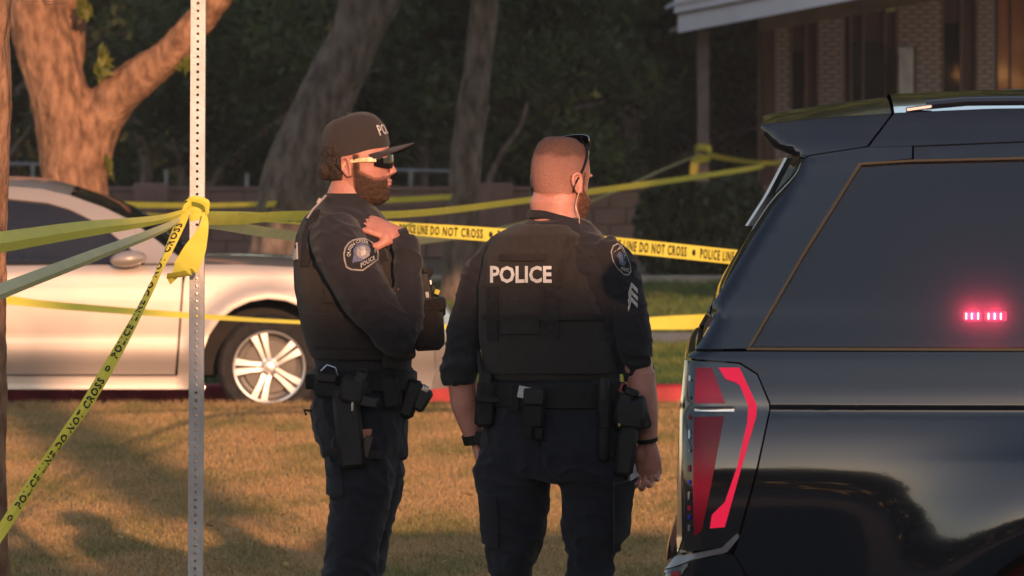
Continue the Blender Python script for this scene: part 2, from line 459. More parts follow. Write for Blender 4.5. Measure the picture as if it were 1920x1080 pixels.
# the forked tree in the sun behind the silver sedan
Y = 50.0; s = F / Y
t = thing("forked_tree", at(143, YH + (H + .02) * s, Y), "sunlit orange brown tree forking into thick limbs behind the silver sedan", "tree")
limbs = [([at(150, 640, Y), at(148, 480, Y), at(143, 370, Y), at(132, 260, Y), at(105, 160, Y), at(78, 70, Y), at(62, -30, Y), at(40, -250, Y)], [.36, .30, .255, .25, .24, .225, .20, .14]),
         ([at(112, 250, Y), at(122, 130, Y + .2), at(128, 50, Y + .3), at(135, -60, Y + .4), at(150, -300, Y + .6)], [.20, .15, .135, .125, .09]),
         ([at(150, 330, Y), at(178, 235, Y), at(235, 165, Y - .1), at(300, 118, Y - .2), at(355, 62, Y - .3), at(412, -10, Y - .4), at(520, -170, Y - .6)], [.22, .20, .165, .14, .125, .115, .08]),
         ([at(170, 240, Y - .1), at(172, 200, Y - .2)], [.05, .015])]
tr = trunk_obj(limbs, .022, M_bark, t, .022, 5)
leaves_obj("crown", [(at(60, -420, Y), (2.2, 2.4, 1.1), 2600), (at(420, -420, Y - .5), (2.0, 2.2, 1.0), 2200)], .11, M_leaf, t)
# sprigs hanging near the fork
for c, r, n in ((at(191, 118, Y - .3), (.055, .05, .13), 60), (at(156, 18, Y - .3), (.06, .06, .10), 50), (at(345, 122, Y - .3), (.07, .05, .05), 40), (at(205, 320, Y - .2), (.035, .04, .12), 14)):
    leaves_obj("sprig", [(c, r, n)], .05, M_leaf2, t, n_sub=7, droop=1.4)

# trunk at the left edge of the view
Y = 21.8; s = F / Y
t = thing("edge_tree", at(-30, YH + H * s, Y), "rough tree trunk cut off by the left edge beside the leaning police tape", "tree")
limbs = [([at(-22, 1300, Y), at(-16, 1080, Y), at(-18, 900, Y), at(-20, 720, Y), at(-20, 540, Y), at(-18, 330, Y), at(-14, 200, Y), at(-16, 80, Y), at(-20, 0, Y), at(-30, -200, Y), at(-60, -600, Y)],
          [.11, .066, .058, .056, .055, .062, .067, .064, .078, .08, .07])]
trunk_obj(limbs, .013, M_bark, t, .009, 12)
leaves_obj("crown", [(at(-1100, -1900, Y), (1.3, 1.4, .8), 1500)], .09, M_leaf, t)

# leaning grey trunk behind the capped officer
Y = 58.0; s = F / Y
t = thing("leaning_tree", at(530, YH + (H + .02) * s, Y), "thick grey trunk leaning to the right behind the capped officer", "tree")
limbs = [([at(520, 640, Y), at(528, 520, Y), at(538, 440, Y), at(550, 350, Y), at(585, 250, Y), at(628, 150, Y), at(664, 70, Y), at(702, -10, Y), at(770, -160, Y), at(840, -420, Y)],
          [.40, .335, .315, .31, .285, .245, .235, .245, .20, .14]),
         ([at(640, 120, Y), at(650, 40, Y - .1), at(668, -60, Y - .2)], [.2, .12, .10])]
trunk_obj(limbs, .035, M_bark2, t, .025, 4.5)
leaves_obj("crown", [(at(780, -560, Y), (3.0, 2.6, 1.4), 4200)], .12, M_leaf, t)

# slim trunk between the officers
Y = 61.0; s = F / Y
t = thing("slim_tree", at(868, YH + (H + .02) * s, Y), "slim upright grey brown trunk standing between the two officers", "tree")
limbs = [([at(862, 600, Y), at(864, 500, Y), at(866, 400, Y), at(876, 280, Y), at(884, 215, Y), at(897, 110, Y), at(909, 0, Y), at(916, -150, Y), at(900, -420, Y)],
          [.21, .178, .155, .147, .15, .135, .135, .12, .09]),
         ([at(888, 220, Y), at(905, 190, Y), at(914, 186, Y)], [.1, .1, .02])]
trunk_obj(limbs, .025, M_bark2, t, .014, 7)
leaves_obj("crown", [(at(900, -520, Y), (2.4, 2.4, 1.2), 3000)], .12, M_leaf, t)

# dark trees behind the low wall: each its own crown and trunk
spec = [(-6.6, 84, 1.0, "dense dark tree behind the forked trunk at far left", 0), (-4.6, 90, 1.08, "dark tree filling the gap right of the forked trunk", 1),
        (-2.9, 83, .95, "drooping dark tree just left of the leaning grey trunk", 2), (-1.3, 88, 1.05, "dark green tree behind the peaked cap", 0),
        (.4, 84, .9, "dark tree with a bare limb right of the slim trunk", 1), (1.8, 92, 1.1, "dark tree behind the bare headed officer", 2),
        (3.1, 99, 1.0, "shaded tree left of the porch post", 0), (4.6, 101, 1.05, "shaded tree under the porch beside the brick wall", 1)]
protos = []
for k in range(3):
    cl = [((rng.normal(0, .8), rng.normal(0, .7), 1.3 + .75 * j), (1.15, 1.1, .75), 2300) for j in range(4)] + [((rng.normal(0, 1.0), rng.normal(0, .9), 4.6), (1.5, 1.5, .9), 900)]
    Q = leaf_cloud(cl, .085, n_sub=22, spread=.34, droop=.5)
    cm = np_mesh("crown", Q, 4, np.arange(len(Q))); cm.materials.append(M_leaf)
    mb = MB()
    mb.tube(catmull([(0, 0, -.05), (.05, 0, .8), (-.08, .05, 1.6), (.1, 0, 2.6), (.1, 0, 4.2)], 12), [.17 - .011 * i for i in range(13)], 10)
    for j in range(5):
        a = random.random() * 6.3; z = .5 + .35 * j
        mb.tube(catmull([(0, 0, z), (.4 * math.cos(a), .4 * math.sin(a), z + .35), (1.1 * math.cos(a + .2), 1.1 * math.sin(a + .2), z + .75), (1.7 * math.cos(a), 1.7 * math.sin(a), z + .9)], 9), [.07 - .006 * i for i in range(10)], 7)
    tm = mb.mesh("trunk"); tm.materials.append(M_bark2); protos.append((cm, tm))
for x, y, sc, lab, k in spec:
    t = thing("backdrop_tree", (x, y, -.02), lab, "tree", "dark trees behind the low wall")
    t.rotation_euler.z = random.random() * 6.3; t.scale = (sc, sc, sc)
    for nm, me in (("crown", protos[k][0]), ("trunk", protos[k][1])):
        c = bpy.data.objects.new(nm, me); COL.objects.link(c); c.parent = t
# far-off wood that reads as one mass
Q = leaf_cloud([((x, 112 + 3 * rng.random(), z), (2.2, 1.6, 1.5), 2400) for x in np.arange(-16, 17, 2.6) for z in (1, 3.4, 6)], .17, n_sub=26, spread=.42)
tag(link("far_woods", np_mesh("far_woods", Q, 4, np.arange(len(Q))), M_wood), kind="stuff")
mb = MB(); pts = []
for x in np.arange(-40, 41, 2.0):
    pts.append((x, 116 + noise.noise(Vector((x * .3, 0, 0))), 5.5 + 1.5 * noise.noise(Vector((x * .4, 3, 0)))))
for i, p in enumerate(pts):
    mb.v += [Vector((p[0], p[1], -.2)), Vector((p[0], p[1] + .4, p[2] * .5)), Vector(p), Vector((p[0], p[1] + 4, -.2))]
for i in range(len(pts) - 1):
    for j in range(3): mb.f.append((i * 4 + j, i * 4 + 4 + j, i * 4 + 5 + j, i * 4 + 1 + j))
tag(mb.build("hill", M_wood), kind="structure")
# bare limb leaning right of the slim trunk and a curved one behind the post
t = thing("bare_sapling", at(905, 420, 80), "thin bare leaning stem right of the slim trunk", "tree")
mb = MB(); mb.tube(catmull([at(900, 470, 80), at(915, 350, 80), at(940, 290, 80), at(975, 240, 80), at(990, 190, 80)], 16), [.05 - .0018 * i for i in range(17)], 8)
mb.build("trunk", M_bark2, t)
leaves_obj("crown", [(at(1000, 150, 80), (.5, .4, .3), 220)], .07, M_leaf, t)
t = thing("curved_tree", at(340, 400, 82), "dark curved stems behind the perforated post", "tree")
mb = MB(); mb.tube(catmull([at(395, 480, 82), at(380, 380, 82), at(420, 320, 82), at(470, 270, 82), at(560, 200, 82)], 18), [.11 - .004 * i for i in range(19)], 9)
mb.tube(catmull([at(262, 470, 82), at(276, 330, 82), at(262, 250, 82), at(240, 120, 82)], 12), [.10 - .004 * i for i in range(13)], 9)
mb.build("trunk", M_bark2, t)
leaves_obj("crown", [(at(400, 90, 81), (1.5, .8, .8), 1700), (at(290, 190, 81), (.9, .6, .6), 700)], .08, M_leaf, t)

# added unseen trees: crowns placed to keep the church side in shade
def big_shade(x, y, lab, clumps, th):
    t = thing("added_shade_tree", (x, y, -.02), lab, "tree", "added trees for shade")
    mb = MB(); mb.tube(catmull([(x, y, -.1), (x + .1, y, 2), (x - .2, y, 4), (x, y, th)], 12), [.42 - .022 * i for i in range(13)], 14)
    for c, r, n in clumps: mb.tube(catmull([(x, y, 2.6), ((x + c[0]) / 2, (y + c[1]) / 2, (2.6 + c[2]) / 2 + .6), (c[0], c[1], c[2] + .3)], 8), [.18 - .016 * i for i in range(9)], 9)
    mb.build("trunk", M_bark2, t); leaves_obj("crown", clumps, .17, M_leaf, t, True, n_sub=30, spread=.4)
big_shade(6.0, 47, "added tree beyond the right edge, shading the grey trunks", [((x, 47 + dy, z), (1.9, 1.9, 1.15), 3600) for x in (2.0, 4.2, 6.8, 9.4) for dy, z in ((0, 4.3), (.6, 6.0), (-.4, 7.6))] + [((.9, 46.6, 3.95), (1.5, 1.3, .85), 2600), ((.6, 47.2, 5.4), (1.5, 1.3, 1.0), 2600), ((.25, 46.8, 3.35), (1.3, 1.2, .5), 2400), ((2.2, 46.8, 3.45), (1.3, 1.2, .5), 2400)], 8)
big_shade(-9.5, 64, "added tree beyond the left edge, shading the dark backdrop trees", [((x, 64 + dy, z), (1.7, 1.9, 1.05), 3600) for x in (-8.6, -6.6, -4.6, -2.6, -.6, 1.4) for dy, z in ((0, 4.2), (.6, 5.6), (0, 7.0), (.5, 8.4))], 8)
big_shade(10.2, 75, "added tree beyond the right edge, shading the church porch", [((x, 75 + dy, z), (1.6, 1.9, 1.05), 3400) for x in (4.6, 6.6, 8.6, 10.6) for dy, z in ((0, 4.5), (.6, 5.8))] + [((x, 75, 7.1), (1.6, 1.7, .9), 2600) for x in (4.8, 6.6, 8.0)] + [((x, 75, z), (1.5, 1.7, .9), 3000) for x in (2.2, 3.4) for z in (4.4, 5.7, 7.0)] + [((x, 75.5, 4.0), (1.3, 1.3, .7), 2600) for x in (8.3, 10, 11.7)], 7)

# ------------------------------------------------------------------ low wall, fence, hedge
M_cmu = mat("painted_block", (.21, .135, .115), .9, .2, scale=3, var=.16, bump=.3, bscale=50)
YW = 78.0; s = F / YW
t = thing("low_wall", (0, YW, -.02), "long low pinkish brown block wall behind the trees", "wall")
ztop = at(0, 351, YW).z; x0, x1 = -14.0, 7.4; bw = .405; bh = (ztop - .05 + .02) / 4
mb = MB(); mb.box(((x0 + x1) / 2, YW + .08, ztop / 2 - .05), (x1 - x0, .13, ztop - .12)); mb.build("wall_core", M_cmu, t, smooth=False)
blk = MB(); blk.box((0, 0, 0), (bw - .008, .17, bh - .008), ch=.006); bme = blk.mesh("block"); bme.materials.append(M_cmu)
rest = MB()
for r in range(4):
    n = 0; x = x0 + (bw / 2 if r % 2 else 0)
    while x < x1 - bw:
        c = Vector((x + bw / 2, YW + .045 + random.uniform(-.003, .003), -.02 + bh * (r + .5)))
        px = 960 + c.x * F / c.y
        if -20 < px < 1440 and r > 0:
            o = bpy.data.objects.new("block", bme); COL.objects.link(o); o.parent = t; o.location = c - t.location
        else: rest.box(c, (bw - .008, .17, bh - .008), ch=.006)
        x += bw
o = rest.build("block", M_cmu, t, smooth=False); tag(o, kind="stuff")
mb = MB(); mb.box(((x0 + x1) / 2, YW + .06, ztop - .02), (x1 - x0, .24, .05), ch=.008); mb.build("coping", M_cmu, t)
for px in (283, 930):
    mb = MB(); p = at(px, 345, YW - .05); mb.box((p.x, p.y, p.z / 2), (.42, .3, p.z + .02), ch=.012); mb.build("pier", M_cmu, t)
M_pipe = mat("galvanised_pipe", (.22, .23, .24), .5, .5, metal=.4)
t = thing("pipe_fence", at(400, 318, 81) * 1, "thin grey pipe rail fence behind the low wall", "fence")
for (xa, ya, xb, yb) in ((-60, 306, 92, 309), (730, 319, 862, 322)):
    mb = MB(); mb.tube([at(xa, ya, 80.5), at(xb, yb, 80.5)], .024, 8); mb.build("rail", M_pipe, t)
for px, py in ((62, 308), (312, 318), (463, 325), (770, 320), (845, 322)):
    mb = MB(); mb.tube([at(px, py, 80.5), at(px, 470, 80.5)], .028, 8); mb.build("post", M_pipe, t)

def shrub(loc, rx, ry, rz, n, lab, size=.05):
    t = thing("hedge_shrub", loc, lab, "shrub", "shrubs in the planting bed")
    mb = MB()
    for i in range(9):
        a = i * .7; mb.tube([Vector(loc), Vector(loc) + Vector((rx * .6 * math.cos(a), ry * .6 * math.sin(a), rz * (1 + .3 * math.sin(i * 2.1))))], [.02, .006], 6)
    mb.build("stem", M_bark2, t)
    c = Vector(loc) + Vector((0, 0, rz))
    mb = MB(); mb.ell(c, (rx * .72, ry * .72, rz * .74)); core = voxel(mb, .06, 1); displace(core, lambda p, q: .05 * noise.noise(p * 7)); shift(core, t.location)
    finish(core); link("inner_foliage", core, M_hedge, t)
    d = rng.normal(size=(n, 3)); d /= (np.abs(d) ** 3.2).sum(1)[:, None] ** (1 / 3.2)
    d *= (.8 + .22 * rng.random(n))[:, None]
    f = np.array([1 + .09 * noise.noise(Vector(x * 3)) for x in d]); P = d * f[:, None] * np.array([rx, ry, rz]) + np.array(c)
    a = rng.normal(size=(n, 3)); a /= np.linalg.norm(a, axis=1)[:, None]; b = np.cross(a, rng.normal(size=(n, 3))); b /= np.linalg.norm(b, axis=1)[:, None]
    q = (size * (.6 + .8 * rng.random(n)))[:, None]
    V = np.stack([P - a * q, P + b * q * .5, P + a * q, P - b * q * .5], 1).reshape(-1, 3) - np.array(t.location)
    link("foliage", np_mesh("foliage", V, 4, np.arange(len(V))), M_hedge, t)
shrub(at(1288, YH + (H + .02) * F / 71, 71) + Vector((0, 0, 0)), .56, .45, .50, 5200, "clipped dark green hedge below the porch post")
shrub(at(1385, YH + (H + .02) * F / 71.5, 71.5), .30, .4, .53, 2600, "narrow dark shrub beside the hedge next to the black SUV")
shrub(at(1300, YH + (H + .02) * F / 69, 69), .50, .35, .19, 2600, "low spreading shrub at the kerb under the hedge")

# ------------------------------------------------------------------ brick church hall
YB = 90.0; sB = F / YB
M_brick = mat("brick", (.42, .34, .315), .9, .2, scale=7, col2=(.58, .49, .455), bump=.4, bscale=80)
M_mort = mat("mortar", (.13, .10, .09), .95, .1, scale=20, bump=.3)
M_brown = mat("brown_panel", (.10, .052, .042), .6, .4, scale=4, var=.25, stretch=(1, 1, .2))
M_frame = mat("bronze_frame", (.24, .165, .14), .5, .4)
M_white = mat("white_fascia", (.75, .74, .76), .7, .3, scale=3, var=.06)
M_soff = mat("soffit_paint", (.20, .155, .125), .85, .2, scale=3)
M_pane = glass_mat("window_glass", (.45, .42, .42), .02, 1.5, .05); M_room = mat("dark_room", (.07, .055, .05), .9, .1)
M_panel = mat("varnished_wood", (.30, .105, .04), .25, .6, scale=3, var=.3, coat=.5, stretch=(1, 1, .15))
bl = thing("brick_hall", at(1700, YH + (H + .02) * sB, YB), "low brick hall with white gable fascia and tall brown windows", "building")
def bx(name, px0, px1, py0, py1, dy, dep, m, parent=bl, ch=.006, Y=YB):
    a = at(px0, py1, Y); b = at(px1, py0, Y); mb = MB()
    mb.box(((a.x + b.x) / 2, Y + dy, (a.z + b.z) / 2), (b.x - a.x, dep, b.z - a.z), ch=ch); return mb.build(name, m, parent)
GB = 440
roofy = lambda px: 62 - .185 * (px - 1430)                 # eave line of the wall in the photo
# backing wall of mortar, behind bricks; window bays are openings in it
bays = [(1452, 1481), (1533, 1581), (1682, 1766), (1831, 1866)]
for a, b in bays:
    P = [at(a, GB, YB), at(b, GB, YB), at(b, roofy(b) - 14, YB), at(a, roofy(a) - 14, YB)]
    mb = MB(); mb.prism([p + Vector((0, .02, 0)) for p in P], (0, .2, 0)); mb.build("wall", M_mort, bl, smooth=False)
BWD, BHT = .203, .0645
br = MB(); br.box((0, 0, 0), (BWD - .014, .06, BHT - .017), ch=.004); brm = br.mesh("brick"); brm.materials.append(M_brick)
low = MB(); nb = 0
for bi, (a, b) in enumerate(bays):
    xa, xb = at(a, 0, YB).x, at(b, 0, YB).x
    zb = at(a, GB, YB).z; row = 0
    while True:
        z = zb + BHT * (row + .5); x = xa - (BWD / 2 if row % 2 else 0)
        if z > at(a, roofy(a) - 12, YB).z: break
        while x < xb - .01:
            l, r = max(x, xa), min(x + BWD, xb)
            if r - l > .03:
                c = Vector(((l + r) / 2, YB + random.uniform(-.004, .004), z)); py = YH - (z - H) * sB; vis = (330 if bi < 2 else 215)
                if py < vis and py > -14:
                    o = bpy.data.objects.new("brick", brm); COL.objects.link(o); o.parent = bl; o.location = c - bl.location
                    o.scale = ((r - l - .014) / (BWD - .014), 1, 1); nb += 1
                else: low.box(c, (r - l - .014, .06, BHT - .017), ch=.004)
            x += BWD
        row += 1
o = low.build("brick", M_brick, bl, smooth=False); tag(o, kind="stuff")
# window bays between the brick piers
def bay(px0, px1, mull, trans=None, panelx=None):
    t0 = roofy(px0) - 12
    w = bx("window", px0, px1, t0, GB, .16, .02, M_room)
    for q in range(len(mull) - 1):
        a, b = mull[q], mull[q + 1]
        pt = t0
        if panelx and q in panelx: bx("panel", a + 2, b - 2, t0, GB, .07, .05, M_brown, w)
        else:
            bx("pane", a + 2, b - 2, t0 + (58 if trans else 0), GB, .09, .012, M_pane, w, ch=0)
            if trans: bx("panel", a + 2, b - 2, t0, t0 + 56, .07, .05, M_brown, w)
    for x in mull: bx("mullion", x - 2, x + 2, t0, GB, .03, .09, M_frame, w)
    return w
bay(1481, 1533, (1483, 1511, 1532), trans=True, panelx=(1,))
bay(1581, 1682, (1582, 1595, 1618, 1659, 1680), trans=True, panelx=(0, 3))
bay(1766, 1831, (1767, 1802, 1830), trans=True, panelx=(1,))
bx("corner_board", 1427, 1452, 40, GB, .02, .12, M_brown)
bx("corner_trim", 1421, 1429, 44, GB, .04, .10, M_frame)
# varnished doors catching the sun at the right edge
d = bx("door", 1870, 1891, -40, GB, .01, .05, M_panel); bx("door", 1895, 1930, -40, GB, .01, .05, M_panel)
bx("door", 1934, 1990, -40, GB, .01, .05, M_panel); bx("door_frame", 1891, 1895, -40, GB, .03, .07, M_room); bx("door_frame", 1865.5, 1870, -40, GB, .02, .1, M_room)
# rest of the gable wall out of view
P = [at(1990, GB, YB), at(2700, GB, YB), at(2700, -130, YB), at(2080, -65, YB), at(1990, -45, YB)]
mb = MB(); mb.prism([p + Vector((0, .02, 0)) for p in P], (0, .2, 0)); mb.build("wall", M_mort, bl, smooth=False)
xa = at(1424, 0, YB).x; mb = MB(); mb.prism([Vector((xa, YB + .1, -.02)), Vector((xa * 104 / 90 + .05, 104, -.02)), Vector((xa * 104 / 90 + .05, 104, 2.64)), Vector((xa, YB + .1, 2.64))], (.2, 0, 0)); mb.build("side_wall", M_brick, bl, smooth=False)
# header, soffit, fascia, roof
def slope_board(name, Y0, Y1, px0, px1, top, bot, m, sl=.19):
    f = lambda px, c: c - sl * (px - px0)
    P = [at(px0, f(px0, bot), Y0), at(px1, f(px1, bot), Y0), at(px1, f(px1, top), Y0), at(px0, f(px0, top), Y0)]
    mb = MB(); mb.prism(P, (0, Y1 - Y0, 0)); return mb.build(name, m, bl, smooth=False)
slope_board("fascia", 86.0, 86.08, 1271, 2200, 22, 62, M_white)
slope_board("fascia_cap", 85.93, 86.0, 1264, 2200, -60, 25, M_white)
slope_board("fascia_shadow_board", 85.97, 86.05, 1268, 2200, 20, 28, M_soff)
slope_board("header", 89.85, 90.0, 1421, 2200, 0, 62, M_soff, .185)
A = [at(1272, 52, 86.08), at(2200, 52 - .19 * 928, 86.08)]; B = [at(1290, 40, 104), at(2200, 40 - .19 * 800, 104)]
mb = MB(); z = at(1272, 50, 86.08).z
p0 = at(1272, 56, 86.09); p1 = at(2200, 56 - .19 * 928, 86.09)
mb.prism([p0, p1, Vector((p1.x, 104, p1.z)), Vector((p0.x, 104, p0.z))], (0, 0, .06)); mb.build("soffit", M_soff, bl, smooth=False)
p0 = p0 + Vector((-.05, -.2, .34)); p1 = p1 + Vector((0, -.2, .34))
mb = MB(); mb.prism([p0, p1, Vector((p1.x, 104.2, p1.z)), Vector((p0.x, 104.2, p0.z))], (0, 0, .05)); mb.build("roof", M_white, bl, smooth=False)
a = at(1307, GB, 86.6); b = at(1329, 57, 86.6); mb = MB(); mb.box(((a.x + b.x) / 2, 86.6, (a.z + b.z) / 2), (b.x - a.x, .16, b.z - a.z), ch=.008)
mb.build("porch_post", mat("post_paint", (.20, .16, .135), .7, .3), bl)
# grey service cabinet on the brick
a = at(1681, 182, YB - .12); b = at(1711, 88, YB - .12)
t = thing("service_cabinet", Vector(((a.x + b.x) / 2, YB - .16, a.z)), "tall pale grey metal cabinet mounted on the brick wall", "cabinet")
mb = MB(); mb.box(((a.x + b.x) / 2, YB - .15, (a.z + b.z) / 2 - .3), (b.x - a.x, .22, b.z - a.z + .6), ch=.012); mb.build("case", mat("grey_enamel", (.62, .64, .64), .5, .4), t)
mb = MB(); mb.box(((a.x + b.x) / 2, YB - .268, (a.z + b.z) / 2 - .3), (b.x - a.x - .05, .012, b.z - a.z + .5), ch=.004); mb.build("door", mat("grey_enamel_door", (.66, .68, .68), .45, .4), t)
bx("downpipe", 1712.5, 1718, 86, GB, -.05, .05, M_brown)
# unseen building and board added behind the camera to cast shadows into view
M_galv_ = mat("painted_steel", (.2, .2, .2), .5, .5)
M_stucco = mat("stucco", (.32, .26, .20), .9, .2, scale=3, bump=.3)
t = thing("shade_building", (7.5, -6, -.1), "added unseen stucco building behind the viewer, shading the officers from the waist down", "building")
mb = MB(); mb.box((7.2, -7, 2.80), (10.4, 6, 5.80)); mb.build("wall", M_stucco, t, smooth=False)
mb = MB(); mb.box((7.2, -7, 5.72), (10.7, 6.1, .12), ch=.02); mb.build("parapet_cap", M_conc, t)
mb = MB(); mb.box((2.6, -4.5, 5.9), (.75, 1.0, .36), ch=.02); mb.build("shade_box", M_conc, t)  # box added on the roof to raise the shadow edge on the post
for x in (4.2, 7, 10):
    mb = MB(); mb.box((x, -3.97, 1.6), (1.2, .08, 1.3), ch=.01); w = mb.build("window", M_frame, t)
    mb = MB(); mb.box((x, -3.92, 1.6), (1.08, .03, 1.18)); mb.build("pane", M_room, w)
# unseen board on a post, added to cast the band across the lawn
bx0, by0 = 3.45, -1.6
t = thing("shadow_post", (bx0 + .3, by0, -.1), "added unseen post and board behind the viewer, casting the lawn shadow", "shadow caster")
mb = MB(); mb.tube([(bx0 + .31, by0, -.1), (bx0 + .31, by0, 8.6)], [.035, .025], 10); mb.build("pole", M_galv_, t)
mb = MB(); mb.box((bx0, by0, 7.05), (.56, .012, 2.5), ch=.003); mb.build("shadow_board", M_conc, t)
mb = MB(); mb.tube([(bx0 + .31, by0, 8.6), (bx0 + .1, by0, 8.75), (bx0 - .3, by0, 8.75)], .02, 8); mb.ell((bx0 - .35, by0, 8.74), (.16, .08, .05)); mb.build("post_head", M_galv_, t)
# unseen woods added behind the viewer to darken the SUV's low reflections
Q = leaf_cloud([((x, -80 + 4 * rng.random(), z), (4.0, 3, 2.4), 260) for x in np.arange(-110, 111, 5.0) for z in (1.5, 4.5, 7.5, 10.5)], .8, n_sub=16, spread=.42)
tag(link("added_woods", np_mesh("added_woods", Q, 4, np.arange(len(Q))), M_wood), kind="stuff")

# ------------------------------------------------------------------ sign post
YP = 21.3; sP = F / YP
M_galv = mat("galvanised_post", (.44, .42, .415), .5, .5, metal=.3, scale=14, var=.12, bump=.15, bscale=120)
bot = Vector((at(365.3, 0, YP).x, YP, 0)); top = at(374, -330, YP); ax = (top - bot).normalized(); hw = .0245
side = Vector((1, 0, 0)); side = (side - ax * side.dot(ax)).normalized(); dep = ax.cross(side)
t = thing("perforated_post", bot, "upright galvanised square sign post punched with small round holes", "sign post")
mb = MB(); Lp = (top - bot).length; pit = .0254; nseg = int(Lp / pit); rh = .0052
for fc in range(4):
    u, w = [(side, -dep), (dep, side), (-side, dep), (-dep, -side)][fc]
    for k in range(nseg):
        c = bot + ax * (pit * (k + .5)) + w * hw; k0 = len(mb.v)
        hole = [c + (u * math.cos(a) + ax * math.sin(a)) * rh for a in [R(45 * q) for q in range(8)]]
        sq = [(1, 0), (1, 1), (0, 1), (-1, 1), (-1, 0), (-1, -1), (0, -1), (1, -1)]
        outer = [c + u * (hw * .995 * x) + ax * (pit / 2 * y) for x, y in sq]
        inn = [p - w * .0025 for p in hole]
        mb.v += hole + outer + inn
        for q in range(8):
            j = (q + 1) % 8
            mb.f.append((k0 + 8 + q, k0 + 8 + j, k0 + j, k0 + q)); mb.f.append((k0 + q, k0 + j, k0 + 16 + j, k0 + 16 + q))
me = bpy.data.meshes.new("post"); me.from_pydata([tuple(v - bot) for v in mb.v], [], mb.f); me.update()
link("post", me, M_galv, t)
POST_ROOT = t
# ------------------------------------------------------------------ police tape
def tape_mat():
    m = mat("tape_plastic", (.86, .74, .10), .42, .22, scale=3, var=.06, trans=.28, bump=.25, bscale=25)
    return m
M_tape = tape_mat(); M_ink = mat("tape_ink", (.012, .010, .008), .5, .3)
M_tapeback = mat("tape_back", (.68, .62, .30), .38, .3, scale=3, var=.08, trans=.30, bump=.25, bscale=25)
def ribbon(name, pts, w, lab, fold=None, text=None, tilt=None, m=M_tape, n=90, up=Vector((0, 0, 1)), flip=False, tscale=.70, start=.1, adv=.62):
    """a run of barricade tape through pts; w = full widths along it; fold = creased along the middle"""
    C = [Vector(c) for c in catmull(pts, n)]; N = len(C)
    W = [lerp(i, np.linspace(0, N - 1, len(w)), w) for i in range(N)]
    T = [lerp(i, np.linspace(0, N - 1, len(tilt)), tilt) if tilt else 0 for i in range(N)]
    mb = MB(); fr = []; acc = [0]
    for i, c in enumerate(C):
        t = (C[min(i + 1, N - 1)] - C[max(i - 1, 0)]).normalized()
        v = (up - t * up.dot(t)).normalized(); nn = t.cross(v)
        if nn.y > 0: nn = -nn
        a = R(T[i]) + .16 * noise.noise(Vector((i * .11, len(lab), 0)))
        v2 = v * math.cos(a) + nn * math.sin(a); n2 = nn * math.cos(a) - v * math.sin(a)
        h = W[i] / 2; b = (fold if fold else .04) * h + .06 * h * noise.noise(Vector((i * .2, len(lab) * 3.1, 0)))
        fr.append((c, v2, n2, h, b))
        mb.v += [c - v2 * h, c - v2 * h * .5 + n2 * b * .55, c + n2 * b, c + v2 * h * .5 + n2 * b * .55, c + v2 * h]
        if i: acc.append(acc[-1] + (c - C[i - 1]).length)
    for i in range(N - 1):
        for j in range(4): mb.f.append((i * 5 + j, i * 5 + j + 1, i * 5 + 6 + j, i * 5 + 5 + j))
    o = solo(mb, name, m, C[N // 2], lab, "police tape", "runs of police tape", angle=35)
    if text:
        v, f = glyphs("POLICE LINE DO NOT CROSS", .034, 1.22); wm = v[:, 0].max(); s0 = start; tb = MB(); L = acc[-1]
        def place(sv, q):
            sv = min(max(sv, 0), L - 1e-4); i = int(np.searchsorted(acc, sv)) - 1; i = min(max(i, 0), N - 2); g_ = (sv - acc[i]) / (acc[i + 1] - acc[i] + 1e-9)
            A, B = fr[i], fr[i + 1]; c = A[0].lerp(B[0], g_); v_ = A[1].lerp(B[1], g_); n_ = A[2].lerp(B[2], g_); h = A[3] * (1 - g_) + B[3] * g_; b = A[4] * (1 - g_) + B[4] * g_
            return c + v_ * (h * q) + n_ * (b * (1 - abs(q)) + .0022)
        while s0 + text < L:
            vs = [place(s0 + (text - (a / wm) * text if flip else (a / wm) * text), (bb - .5) * 2 * tscale * (-1 if flip else 1)) for a, bb in v]
            tb.add(vs, f)
            s0 += text * 1.04
            # the little badge between repeats
            k = 10; tb.add([place(s0 + text * (.045 + .022 * math.cos(q * 6.283 / k)), .45 * math.sin(q * 6.283 / k)) for q in range(k)], [tuple(range(k))])
            s0 += text * .12
        me = bpy.data.meshes.new("lettering"); me.from_pydata([tuple(p - o.location) for p in tb.v], [], tb.f); me.update()
        tag(link("lettering", me, M_ink, o), kind="stuff")
    return o
ribbon("police_tape", [at(386, 403, 21.27), at(470, 406, 25), at(570, 412, 29), at(670, 421, 31.8), at(780, 430, 32.6), at(920, 440, 32.9), at(1145, 458, 33.4), at(1395, 484, 34.0), at(1500, 496, 34.6), Vector((3.2, 39.5, .9)), Vector((6.0, 46.55, .95))],
       [.026, .036, .046, .056, .064, .072, .078, .078, .078, .076, .06], "lettered yellow tape running from the post behind both officers and the SUV", text=.59, tscale=.72, n=160, start=.30)
ribbon("police_tape", [at(386, 413, 21.27), at(450, 411, 22.5), at(560, 404, 25), at(780, 400, 32), at(1000, 374, 42), at(1290, 334, 62), at(1412, 315, 77), at(1434, 309, 89.8)],
       [.03, .045, .045, .05, .06, .07, .07], "plain yellow tape rising from behind the capped officer to the right past the porch post", tilt=[10, 30, 40, 30, 20, 10])
ribbon("police_tape", [at(1309, 291, 86.4), at(1250, 315, 77), at(1110, 377, 62), at(960, 424, 47), at(800, 449, 36), at(600, 447, 28), at(388, 418, 21.4)],
       [.08, .06, .06, .06, .07, .05, .04], "pale twisted tape slanting down from the porch post behind the bare headed officer", tilt=[50, 40, 45, 50, 35, 40], m=M_tapeback)
